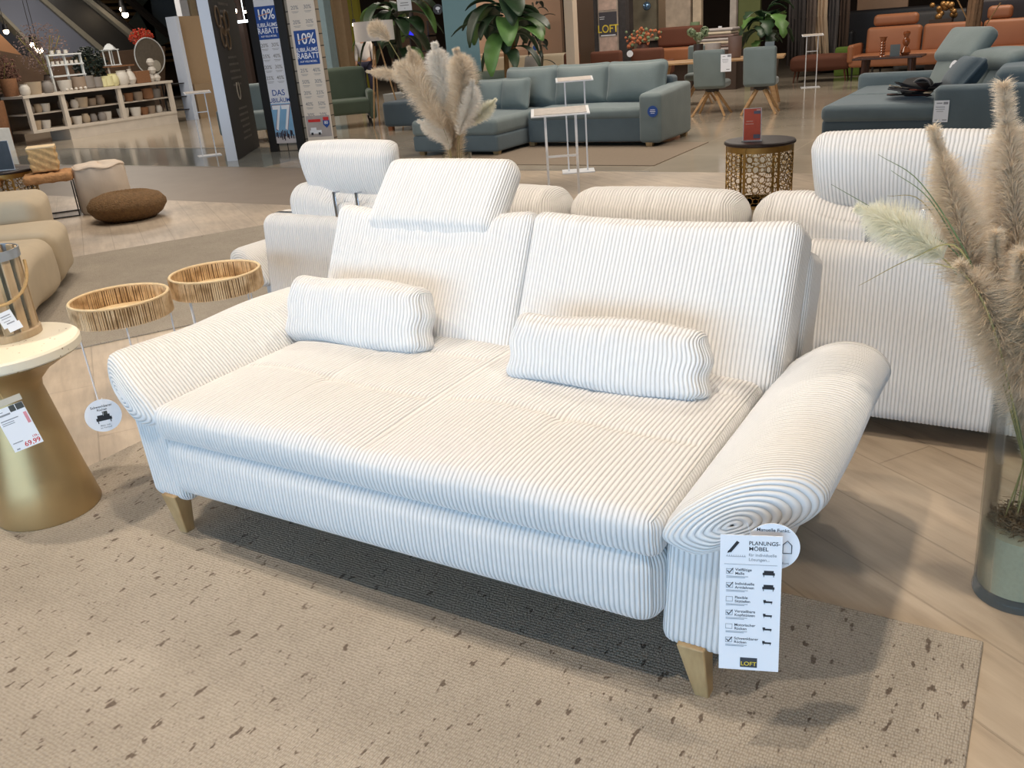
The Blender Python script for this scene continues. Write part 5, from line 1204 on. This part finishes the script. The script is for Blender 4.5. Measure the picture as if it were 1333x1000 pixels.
o = MB().box((0, 0, .12), (.5, .4, .24)).build('green_stool', mat('grass_green_fabric', (92, 116, 44), .9), None, smooth=False, bevel=.03); q = gy(1108, 62, 20.8); o.location = (q.x, 20.6, 0); tag(o, 'low green seat behind the brown leather ottoman', 'stool')
o.scale = (1, 1, 2.4)
# ================================================================== LEFT: FLOOR LAMP, PERSON
l_ = Vector((-10.42, 12.95, 0)); fp = thing('tripod_floor_lamp', 'tripod floor lamp with a white drum shade beside the dark banana plant', 'floor lamp', l_)
MB().lathe([(.34, 1.44), (.345, 1.44), (.345, 1.76), (.34, 1.76), (.338, 1.44)], 40).build('lamp_shade', mat('white_lamp_shade', (226, 220, 216), .8, var=.02), fp)
for k in range(3):
    a = k*2.094+.5; MB().cyl((.06*math.cos(a), .06*math.sin(a), 1.40), (.32*math.cos(a), .32*math.sin(a), 0), .014, .012, 8).build('leg', OAKX, fp)
MB().cyl((0, 0, 1.36), (0, 0, 1.6), .03, .03, 12).build('lamp_holder', BLACKM, fp)
pn_ = gz(482, 127); 
pe = thing('person', 'person in a white shirt and navy trousers standing behind the tripod lamp, back turned', 'person', (pn_.x, pn_.y, 0), .35)
def skin(name, verts, edges, radii, m, par, root=0, sub=2):
    me = bpy.data.meshes.new(name); me.from_pydata(verts, edges, []); o = link(name, me, m, par)
    sk = o.modifiers.new('skin', 'SKIN'); sk.use_smooth_shade = True
    for i, r_ in enumerate(radii):
        me.skin_vertices[0].data[i].radius = (r_ if isinstance(r_, tuple) else (r_, r_)); me.skin_vertices[0].data[i].use_root = (i == root)
    s = o.modifiers.new('sub', 'SUBSURF'); s.levels = sub; s.render_levels = sub; return o
def addskin(me):
    pass
def skin_body(name, verts, edges, radii, m, par, root=0):
    me = bpy.data.meshes.new(name); me.from_pydata(verts, edges, [])
    bm = bmesh.new(); bm.from_mesh(me); lay = bm.verts.layers.skin.verify()
    bm.verts.ensure_lookup_table()
    for i, v in enumerate(bm.verts):
        r_ = radii[i]; v[lay].radius = r_ if isinstance(r_, tuple) else (r_, r_); v[lay].use_root = (i == root)
    bm.to_mesh(me); bm.free(); o = link(name, me, m, par)
    sk = o.modifiers.new('skin', 'SKIN'); sk.use_smooth_shade = True
    s = o.modifiers.new('sub', 'SUBSURF'); s.levels = 1; s.render_levels = 2; return o
SKIN = mat('skin', (206, 160, 132), .6, var=.06)
bv = [(0, 0, .95), (0, 0, 1.15), (0, .01, 1.38), (0, .0, 1.48), (0, -.005, 1.56), (0, .0, 1.66), (0, .01, 1.74),
      (-.18, .0, 1.41), (-.24, .03, 1.14), (-.25, -.05, .90), (-.25, -.08, .82), (.18, 0, 1.41), (.24, .03, 1.14), (.24, -.06, .90), (.24, -.09, .82),
      (-.10, 0, .88), (-.11, -.02, .50), (-.11, .04, .09), (-.11, -.08, .04), (.10, 0, .88), (.12, -.06, .50), (.12, -.02, .09), (.12, -.14, .04)]
be = [(0, 1), (1, 2), (2, 3), (3, 4), (4, 5), (5, 6), (2, 7), (7, 8), (8, 9), (9, 10), (2, 11), (11, 12), (12, 13), (13, 14), (0, 15), (15, 16), (16, 17), (17, 18), (0, 19), (19, 20), (20, 21), (21, 22)]
brd = [(.15, .11), (.14, .10), (.15, .10), .055, .08, (.085, .10), .05, .055, .042, .033, .03, .055, .042, .033, .03, .09, .06, .045, .035, .09, .06, .045, .035]
skin_body('body', bv, be, brd, SKIN, pe)
for s_ in (-1, 1):
    for f_ in range(4): MB().tube([(s_*.25+.02*(f_-1.5)*.9, -.085, .815), (s_*.25+.02*(f_-1.5), -.10, .78), (s_*.25+.02*(f_-1.5), -.095, .745-.006*abs(f_-1.5))], [.0095, .009, .006], 6).build('finger', SKIN, pe)
    MB().tube([(s_*.235, -.09, .84), (s_*.215, -.125, .82), (s_*.215, -.135, .79)], [.011, .010, .007], 6).build('thumb', SKIN, pe)
skin_body('white_shirt', [(0, 0, .90), (0, 0, 1.15), (0, .01, 1.38), (0, 0, 1.47), (-.18, 0, 1.41), (-.24, .03, 1.14), (-.25, -.04, .94), (.18, 0, 1.41), (.24, .03, 1.14), (.245, -.05, .94)],
          [(0, 1), (1, 2), (2, 3), (2, 4), (4, 5), (5, 6), (2, 7), (7, 8), (8, 9)], [(.18, .14), (.165, .125), (.17, .12), .07, .07, .06, .05, .07, .06, .05], mat('white_shirt_cloth', (226, 222, 220), .9, var=.06), pe)
skin_body('navy_trousers', [(0, 0, .96), (-.10, 0, .86), (-.11, -.02, .50), (-.11, .04, .12), (.10, 0, .86), (.12, -.06, .50), (.12, -.02, .12)], [(0, 1), (1, 2), (2, 3), (0, 4), (4, 5), (5, 6)], [(.165, .13), .11, .08, .07, .11, .08, .07], mat('navy_cloth', (52, 52, 72), .9), pe)
MB().ball((0, .018, 1.69), .098, 16, 10, (.9, 1.0, 1.1)).build('hair', mat('brown_hair', (66, 50, 40), .8, var=.3, scale=40), pe)
MB().box((0, -.105, 1.645), (.022, .03, .035)).build('nose', SKIN, pe, bevel=.006)
for s_ in (-1, 1):
    MB().ball((s_*.092, 0, 1.645), .022, 8, 6, (.4, .8, 1.3)).build('ear', SKIN, pe); MB().ball((s_*.032, -.092, 1.665), .011, 8, 6).build('eye', PAPER, pe)
    MB().box((s_*.11, -.08 if s_ < 0 else -.13, .035), (.09, .27, .07)).build('shoe', BLACKM, pe, bevel=.02)
MB().box((0, -.098, 1.605), (.045, .012, .010)).build('mouth', mat('lip', (176, 110, 100), .6), pe, bevel=.003)

# ================================================================== DISPLAY SHELF
DW = mat('whitewashed_shelf_wood', (206, 196, 182), .7, var=.15, scale=5); XD = -17.8
dsb = thing('display_shelf', 'long low whitewashed shelf unit packed with pots in the left background', 'shelf', (XD, 12.9, 0))
def D_(x, y, z): return (x-XD, y-12.9, z)
ya, yb = 10.85, 14.45
MB().box(D_(-18.15, (11.65+yb)/2, .11), (.7, yb-11.65, .22)).build('plinth', DW, dsb, smooth=False)
MB().box(D_(-18.15, (ya+yb)/2, .925), (.78, yb-ya+.08, .05)).build('shelf_top', DW, dsb, smooth=False)
MB().box(D_(-18.15, (ya+yb)/2, .245), (.74, yb-ya, .05)).build('shelf_board', DW, dsb, smooth=False)
MB().box(D_(-18.25, (ya+yb)/2, .58), (.54, yb-ya, .03)).build('shelf_board', DW, dsb, smooth=False)
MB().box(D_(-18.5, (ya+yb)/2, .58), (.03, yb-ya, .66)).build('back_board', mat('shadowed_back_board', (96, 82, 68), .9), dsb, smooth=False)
for y in (ya+.05, 11.68, 13.05, yb-.04): MB().box(D_(-17.83, y, .58), (.08, .09, .66)).build('upright', DW, dsb, smooth=False)
CER = {'white': mat('white_ceramic', (206, 200, 190), .5), 'beige': mat('beige_ceramic', (176, 158, 134), .6), 'grey': mat('grey_ceramic', (134, 128, 122), .6), 'cream': mat('cream_wax', (214, 208, 160), .6), 'brown': mat('brown_basket', (132, 92, 62), .8, var=.4, scale=40), 'taupe': mat('taupe_ceramic', (150, 132, 114), .6)}
protos = {}
def item(kind, colr, loc, s, lab, grp):
    key = (kind, colr)
    if key not in protos:
        P_ = {'pot': [(0, 0), (.75, 0), (.95, .9), (1, 1.5), (.9, 1.5), (.85, 1.3), (0, 1.3)], 'jar': [(0, 0), (.7, 0), (1, .5), (1, 1.4), (.7, 1.9), (.75, 2.1), (.6, 2.1), (0, 2.0)],
              'cup': [(0, 0), (.8, 0), (1, .2), (1, 1.8), (.92, 1.8), (.9, 1.5), (0, 1.5)], 'vase': [(0, 0), (.6, 0), (1, .8), (.8, 1.7), (.35, 2.3), (.45, 2.6), (.35, 2.6), (0, 2.4)], 'ball': [(0, 0), (.6, .15), (1, .9), (.6, 1.65), (0, 1.8)]}[kind]
        me = MB().lathe(P_, 16).build('x', CER[colr], None); protos[key] = me.data; bpy.data.objects.remove(me)
    nm = {'pot': 'plant_pot', 'jar': 'storage_jar', 'cup': 'candle_cup', 'vase': 'ceramic_vase', 'ball': 'round_candle'}[kind]
    o = bpy.data.objects.new(nm, protos[key]); COL.objects.link(o); o.location = loc; o.scale = (s, s, s)
    return tag(o, lab, {'pot': 'pot', 'jar': 'jar', 'cup': 'cup', 'vase': 'vase', 'ball': 'candle'}[kind], grp)
random.seed(21)
bays = [('left bay', ya+.15, 11.60), ('middle bay', 11.78, 12.98), ('right bay', 13.15, 14.36)]
for (bn, y0, y1) in bays:
    for lvl, z in (('upper', .596), ('lower', .271)):
        y = y0+.07
        while y < y1-.05:
            s = random.uniform(.10, .135); kd = random.choice(['pot', 'pot', 'cup', 'jar']); cl = random.choice(['white', 'beige', 'grey', 'taupe'] if bn != 'right bay' else ['grey', 'taupe', 'brown', 'white'])
            if kd == 'jar': s *= .75
            item(kd, cl, (-18.05+random.uniform(-.06, .06), y, z), s, '%s %s in the %s of the display shelf, %s board' % (cl, {'pot': 'flower pot', 'cup': 'cup shaped pot', 'jar': 'jar'}[kd], bn, lvl), '%s %ss on the %s board, %s' % (cl, kd, lvl, bn)); y += s*2.1
# fixed items on the shelf top
top = .951
for i, (y, kd, cl, s, lab) in enumerate(((11.05, 'jar', 'white', .07, 'white turned candlestick jar at the left end of the display shelf top'), (11.25, 'pot', 'beige', .11, 'wide beige bowl near the left end of the shelf top'), (11.55, 'jar', 'grey', .08, 'grey jar left of the white rack on the shelf top'),
     (11.95, 'pot', 'white', .10, 'white pot in front of the white rack'), (12.28, 'cup', 'taupe', .10, 'taupe cylinder pot right of the white pot'), (12.48, 'cup', 'grey', .10, 'grey ribbed cylinder pot on the shelf top'),
     (12.70, 'cup', 'grey', .085, 'narrow grey cylinder pot beside the yellow candles'), (12.86, 'cup', 'cream', .07, 'short pale yellow pillar candle'), (12.98, 'cup', 'cream', .085, 'middle pale yellow pillar candle'), (13.12, 'jar', 'cream', .085, 'tall pale yellow pillar candle'),
     (13.36, 'jar', 'white', .10, 'white lidded jar on the shelf top'), (13.58, 'vase', 'white', .085, 'white vase beside the brown crate'))):
    item(kd, cl, (-18.02, y, top), s*1.45, lab, None)
for k in range(5): item('ball', 'white', (-17.86, 11.86+k*.11, top), .035, 'small silver white ball candle at the front edge of the shelf top', 'small ball candles on the shelf front edge')
for k, (y, z) in enumerate(((14.10, 0), (14.26, 0), (14.18, .17), (14.18, .34))): item('ball', 'white', (-18.0, y, top+z), .095, 'white round candle stacked at the right end of the shelf top', 'stacked round white candles')
cr = MB().box((0, 0, .13), (.3, .36, .26)).build('brown_crate', CER['brown'], None, smooth=False, bevel=.01); cr.location = (-18.05, 13.84, top); tag(cr, 'reddish brown woven crate on the shelf top', 'crate')
rk = thing('white_rack', 'white open rack with small candle glasses on the shelf top', 'rack', (-18.3, 12.27, top))
b = MB(); Hh = .72; Ww = .76
for y in (-Ww/2, 0, Ww/2): b.box((0, y, Hh/2), (.05, .035, Hh))
for z in (.30, .52, Hh): b.box((0, 0, z), (.16, Ww, .03))
b.build('rack_frame', mat('white_rack_paint', (216, 220, 220), .6), rk, smooth=False)
for k in range(6): item('cup', 'white', (-18.3, 11.98+k*.11, top+.535), .035, 'tiny white candle glass on the middle board of the white rack', 'candle glasses in the white rack')
for k in range(3): item('cup', 'white', (-18.3, 12.02+k*.16, top+.737), .042, 'small white pot on top of the white rack', 'pots on top of the white rack')
wl = thing('white_lantern', 'white house shaped lantern on the display shelf', 'lantern', (-18.3, 13.42, 1.37)); b = MB()
for sy in (-1, 1):
    for sx in (-1, 1): b.box((sx*.11, sy*.11, .16), (.02, .02, .32))
b.box((0, 0, .01), (.26, .26, .02)).box((0, 0, .33), (.27, .27, .02)); b.build('lantern_frame', mat('white_rack_paint', (216, 220, 220), .6), wl, smooth=False)
MB().lathe([(.17, .34), (.10, .42), (.03, .46), (0, .46)], 4).build('lantern_roof', mat('white_rack_paint', (216, 220, 220), .6), wl, smooth=False)
ws = thing('small_riser', 'slim brown riser table carrying the white lantern', 'riser', (-18.3, 13.55, top)); MB().box((0, 0, .40), (.3, .6, .03)).build('riser_top', CER['brown'], ws, smooth=False)
for sy in (-1, 1): MB().box((0, sy*.27, .195), (.03, .03, .39)).build('leg', DW, ws, smooth=False)
def bush(lab, cat, name, loc, r, n, m, sz=.03, stem=None, squash=1.0, twig=None):
    t = thing(name, lab, cat, (loc[0], loc[1], 0)); b = MB(); loc = Vector(loc)
    MB().lathe([(0, 0), (.16, 0), (.18, loc.z-.3), (.09, loc.z-.02), (.11, loc.z), (0, loc.z)], 14).build('floor_vase', mat('dusky_vase', (84, 70, 60), .7), t)
    for k in range(n):
        d = Vector(rng.normal(size=3)).normalized()*r*rng.random()**.4; d.z *= squash; b.box(d+Vector((0, 0, r+loc.z)), (sz, sz*.7, sz*.25), Vector(rng.normal(size=3)).to_track_quat('Z', 'Y').to_matrix())
    b.build('foliage', m, t, smooth=False)
    tb_ = MB(); 
    for k in range(7): a = k*.9; tb_.tube([(0, 0, loc.z-.02), (.3*r*math.cos(a), .3*r*math.sin(a), r*.6+loc.z), (.75*r*math.cos(a), .75*r*math.sin(a), r*1.4+loc.z)], .012, 5)
    tb_.build('branches', twig or STEMM, t); return t
DRY = mat('dry_pinkish_twigs', (150, 128, 122), .9, var=.3, scale=30)
bush('pale dried blossom branches standing behind the white rack', 'dried flowers', 'blossom_branches', (-19.2, 12.4, 1.3), .55, 900, DRY, .03)
bush('dark green wreath foliage right of the white rack', 'plant', 'dark_foliage', (-19.0, 13.35, 1.05), .38, 700, mat('black_green_leaf', (34, 46, 38), .5), .06)
bush('orange red flower bunch beside the beige display block', 'flowers', 'red_flowers', (-19.75, 15.45, 1.66), .30, 420, mat('vermilion_petal', (206, 72, 44), .7, var=.3, scale=20), .04, squash=.7)
bush('brown dried flowers left of the blossom branches', 'dried flowers', 'dried_flowers', (-19.2, 11.3, 1.0), .42, 600, mat('dusky_brown_petal', (112, 80, 68), .9, var=.4, scale=20), .05)
bush('dark palm foliage at the far left edge', 'plant', 'dark_palm', (-19.4, 10.55, 1.3), .34, 360, mat('black_green_leaf', (34, 46, 38), .5), .10)
fan_ = thing('hanging_ring_lamp', 'large white wire ring with translucent mesh beside the red flowers', 'decoration', (-18.95, 14.95, 1.5)); MB().tube([(0, .42*math.cos(a), .42*math.sin(a)) for a in np.linspace(0, 2*math.pi, 40, endpoint=False)], .015, 6, closed=True).build('ring', mat('white_rack_paint', (216, 220, 220), .6), fan_); MB().box((0, .02, -.75), (.03, .02, .7)).build('stand', BLACKM, fan_, smooth=False); MB().box((0, 0, -1.48), (.3, .3, .03)).build('foot', BLACKM, fan_, smooth=False)
MB().cyl((-.03, 0, 0), (-.02, 0, 0), .41, n=40).build('mesh_disc', mat('grey_brown_mesh', (104, 96, 84), .8, var=.3, scale=20), fan_)
MB().cyl((.0, .12, -.22), (.02, .12, -.22), .13, n=24).build('white_disc', mat('pale_disc', (190, 186, 172), .7), fan_)
pd = thing('shelf_side_rack', 'dark metal side rack between the display shelf and the beige block', 'rack', (-18.35, 14.92, 0)); b = MB()
for z in (.25, .55, .85): b.box((0, 0, z), (.5, .55, .02))
for sy in (-1, 1): b.box((0, sy*.27, .45), (.03, .03, .9))
b.build('rack_frame', BLACKM, pd, smooth=False)
for i, (y, z, r, h, cl, lab) in enumerate(((10.45, 0, .26, .9, 'brown', 'tall brown basket left of the display shelf'), (10.95, .951, .16, .34, 'brown', 'brown arched basket on the left shelf top'), (9.9, 0, .3, 1.0, 'taupe', 'taupe barrel basket at the left edge, beside the shelf'))):
    pot((-18.35, y, z), lab, r, h, CER[cl], name='woven_basket', cat='basket')
q = gz(8, 190); lwb = MB().box((0, 0, .21), (.34, .34, .42)).build('white_plinth', mat('white_rack_paint', (216, 220, 220), .6), None, smooth=False); lwb.location = (-17.6, 10.0, 0); tag(lwb, 'small white plinth at the left end of the display shelf', 'plinth')
ylamp = MB().lathe([(0, 0), (.3, .05), (.36, .3), (.3, .55), (0, .62)], 24).build('yellow_pouf', mat('ochre_fabric', (150, 126, 60), .9), None); ylamp.location = (-18.3, 10.1, 1.0); tag(ylamp, 'ochre rounded cushion at the left edge above the baskets', 'cushion')
# beige display block
bb = thing('display_block', 'tall beige display block with a white side beside the black pylon', 'display block', (-18.1, 15.6, 0))
MB().box((-.15, .02, 1.16), (.30, .86, 2.32)).build('beige_front', mat('beige_board', (166, 142, 112), .8, var=.05), bb, smooth=False)
MB().box((-.02, -.46, 1.16), (.34, .10, 2.32)).build('white_side', mat('white_pylon_edge', (206, 216, 232), .5), bb, smooth=False)
MB().box((.04, .10, .40), (.12, .82, .80)).build('lower_box', mat('beige_board_dark', (156, 134, 106), .8, var=.05), bb, smooth=False)
for (px, c, lab) in ((237, (206, 210, 216), 'white post rising above the beige display block'), (250, (176, 158, 128), 'beige post rising above the display block')):
    q = gx(px, 10, -20.5); o = MB().box((0, 0, 2.1), (.2, .26, 4.2)).build('tall_post', mat('post_%d' % px, c, .7), None, smooth=False); o.location = (-20.5, q.y, 0); tag(o, lab, 'post')

# ================================================================== ESCALATORS
def slab(name, lab, cat, pxs, x, th, m):
    pts = [gx(a, b_, x) for a, b_ in pxs]; o0 = pts[0].copy()
    o = MB().prism([(p.y-o0.y, p.z-o0.z) for p in pts], 'x', 0, -th).build(name, m, None, smooth=False); o.location = o0; return tag(o, lab, cat)
es = thing('escalator', 'grey escalator flank rising to the upper left over the display shelf', 'escalator', tuple(gx(95, 40, -25)))
def espart(name, pxs, x, th, m):
    o0 = es.location; pts = [gx(a, b_, x) for a, b_ in pxs]
    MB().prism([(p.y-o0.y, p.z-o0.z) for p in pts], 'x', x-o0.x, x-o0.x-th).build(name, m, es, smooth=False)
espart('side_panel', [(-8, -14), (53, -1), (132, 67), (150, 90), (110, 112), (58, 75), (0, 17), (-20, 2)], -25, .9, mat('blue_grey_panel', (124, 130, 146), .6, var=.05, scale=1))
espart('upper_trim', [(50, -3), (60, -1), (141, 67), (132, 68)], -24.9, .3, mat('cream_trim', (150, 146, 132), .6))
espart('lower_trim', [(-10, 8), (-7, 6), (60, 73), (57, 76)], -24.9, .3, mat('cream_trim', (150, 146, 132), .6))
e2 = thing('escalator', 'dark underside and rail of the second escalator, right of the grey flank', 'escalator', tuple(gx(140, 40, -27)))
es_save = es; es = e2
espart('dark_underside', [(60, -1), (113, -2), (202, 70), (190, 80), (141, 67)], -27, .6, mat('dark_soffit', (46, 46, 46), .5, var=.5, scale=1.2))
espart('light_rail', [(111, -2), (121, -2), (208, 66), (200, 72)], -26.8, .3, mat('light_rail_paint', (134, 132, 122), .5))
espart('black_handrail', [(121, -2), (127, -2), (212, 66), (208, 67)], -26.7, .3, BLACKM)
espart('grey_green_panel', [(195, -3), (166, 33), (205, 62), (228, 50), (170, -3)], -28.5, .1, mat('dark_grey_green_panel', (66, 74, 72), .4))  # dark grey-green sheet of the second escalator
espart('black_handrail', [(166, -3), (173, -3), (228, 46), (224, 49)], -27.5, .3, BLACKM)
espart('blue_grey_panel', [(173, -3), (262, -3), (250, 70), (228, 46)], -28.6, .2, mat('slate_blue_panel', (86, 100, 112), .6))
es = es_save
slats = thing('slatted_ceiling', 'brown slatted soffit glimpsed between the two escalators', 'ceiling panel', tuple(gx(150, 10, -31))); b = MB(); o0 = slats.location
for k in range(16): b.box((0, 1.2, -2.0+k*.22), (.3, 8, .10))
b.build('slats', mat('brown_slat', (132, 108, 76), .7), slats, smooth=False); MB().box((-.6, 1.2, -.5), (.1, 8, 5)).build('backing', mat('dark_back', (70, 56, 42), .9), slats, smooth=False)
lw = slab('tan_fascia', 'orange brown lit wall at the upper left corner under the escalator', 'wall panel', [(-30, 0), (0, 17), (62, 78), (0, 100), (-30, 100)], -27.5, .2, mat('tan_fascia_paint', (150, 108, 74), .8, var=.3, scale=1.4))
bk = slab('brown_backdrop', 'dark brown backdrop of the decoration department behind the shelf', 'backdrop', [(-30, 60), (60, 78), (140, 68), (215, 60), (215, 150), (-30, 190)], -24.0, .2, mat('brown_backdrop', (84, 66, 52), .9, var=.6, scale=1.6))
# dark shop-front wall behind the banners
part_wall(9, 262, 318, 17.5, 3.4, (58, 44, 38), 'dark brown booth wall seen between the pylon and the banner wall')
part_wall(10, 400, 436, 18.5, 3.4, (78, 64, 42), 'dark olive brown wall right of the banner wall')
q = gy(313, 28, 17.2); o = MB().box((0, 0, 0), (.7, .08, .06)).cyl((0, .05, 0), (0, .05, 4.2-q.z), .01).build('light_tube', mat('cool_light_tube', (225, 235, 240), .5, emit=4), None, smooth=False); o.location = (q.x, 17.3, q.z); tag(o, 'short white light tube glowing in the dark booth', 'light')
# glowing ceiling spots
BUL = mat('warm_bulb', (255, 226, 190), .5, emit=14)
for i, (px, py_, yy, r_) in enumerate(((160, 12, 20, .10), (163, 19, 20, .10), (305, 14, 16.8, .07), (319, 15, 16.8, .04), (418, 4, 18, .07), (417, 14, 18, .06), (8, 41, 15, .07), (44, 58, 14.6, .09), (51, 65, 14.6, .09), (514, 30, 20, .13), (533, 26, 20, .12), (461, 32, 19, .05), (610, 18, 18, .07))):
    q = gy(px, py_, yy); t = thing('ceiling_spot', 'glowing warm spotlight in the far background, %s' % ['upper of the pair between the escalators', 'lower of the pair between the escalators', 'brightest one right of the black pylon', 'small one close to the banner wall', 'upper one right of the banner wall', 'lower one right of the banner wall', 'at the far left edge', 'above the dried flowers, left one', 'above the dried flowers, right one', 'left one behind the banana leaves', 'right one behind the banana leaves', 'at the corner of the white drum shade', 'beside the turquoise column'][i], 'spotlight', q)
    MB().ball((0, 0, 0), r_, 12, 8).build('bulb', BUL, t); MB().cyl((0, .0, r_*.5), (0, .0, r_*2.6), r_*1.05, r_*.8, 14).build('housing', BLACKM, t); MB().cyl((0, 0, r_*2.6), (0, 0, 4.2-q.z), .008).build('rod', BLACKM, t)
for i, px in enumerate((534, 546)):
    q = gy(px, 43, 19); o = MB().box((0, 0, 0), (.16, .05, .13)).build('blue_screen', mat('blue_screen_glow', (40, 40, 200), .5, emit=1.2), None, smooth=False); MB().box((0, .06, 0), (.03, .10, .03)).build('wall_mount', BLACKM, o, smooth=False); o.location = q; tag(o, 'small glowing blue screen behind the banana leaves, %s' % ['left', 'right'][i], 'screen')
o = thing('screen_stand', 'dark shelf rack holding the blue screens', 'rack', (gy(540, 80, 19.2).x, 19.25, 0)); b = MB()
for z in (.3, .7, 1.1, 1.45): b.box((0, 0, z), (1.2, .3, .03))
for s_ in (-1, 0, 1): b.box((s_*.58, 0, .9), (.04, .3, 1.8))
b.build('rack_frame', BLACKM, o, smooth=False)

# ================================================================== LIGHT
def area(name, loc, rot, sx, sy, power, col):
    l = bpy.data.lights.new(name, 'AREA'); l.shape = 'RECTANGLE'; l.size = sx; l.size_y = sy; l.energy = power; l.color = col
    o = bpy.data.objects.new(name, l); COL.objects.link(o); o.location = loc; o.rotation_euler = rot; return o
def spot(name, loc, target, power, col, size=.12, ang=80, blend=.6):
    l = bpy.data.lights.new(name, 'SPOT'); l.energy = power; l.color = col; l.shadow_soft_size = size; l.spot_size = math.radians(ang); l.spot_blend = blend
    o = bpy.data.objects.new(name, l); COL.objects.link(o); o.location = loc; d = Vector(target)-Vector(loc); o.rotation_euler = d.to_track_quat('-Z', 'Y').to_euler(); return o
WARM = (1, .84, .66); WARM2 = (1, .89, .77); COOL = (.46, .72, 1)
spot('ceiling_spot_light', (-1.0, .1, 4.1), (-1.2, 1.9, 0), 215, WARM, .05, 95, .7)
spot('ceiling_spot_light', (-.9, 1.35, 4.1), (-1.2, 2.0, 0), 180, WARM, .05, 95, .7)
spot('ceiling_spot_light', (-3.6, .9, 4.1), (-3.2, 2.6, 0), 300, WARM, .09, 95, .8)
spot('ceiling_spot_light', (-1.6, 4.6, 4.1), (-1.7, 2.9, .6), 170, WARM2, .15, 90, .8)
spot('ceiling_spot_light', (1.6, 1.2, 4.1), (.3, 1.9, 0), 190, WARM, .1, 90, .8)
area('shop_window_daylight', (-1.0, -7.5, 1.35), (math.radians(90), 0, 0), 13, 2.4, 760, COOL)
for (x, y, p) in ((-4.5, 4.6, 60), (-8, 5.5, 120), (-5, 10.5, 150), (-1, 10, 110), (-6, 16.5, 150), (-1, 19, 130), (-12.5, 12, 110), (-14, 19, 130), (-16.3, 11.5, 150), (-26, 17, 150), (-21.5, 15.5, 150)):
    area('ceiling_fill_light', (x, y, 4.15), (0, 0, 0), 2.4, 2.4, p, WARM2)  # overhead store light, with lamps added to brighten the rug, shelf and escalators
w = bpy.data.worlds.new('world'); sc.world = w; w.use_nodes = True
w.node_tree.nodes['Background'].inputs[0].default_value = (.66, .84, 1, 1); w.node_tree.nodes['Background'].inputs[1].default_value = .34
sc.view_settings.exposure = 0.0
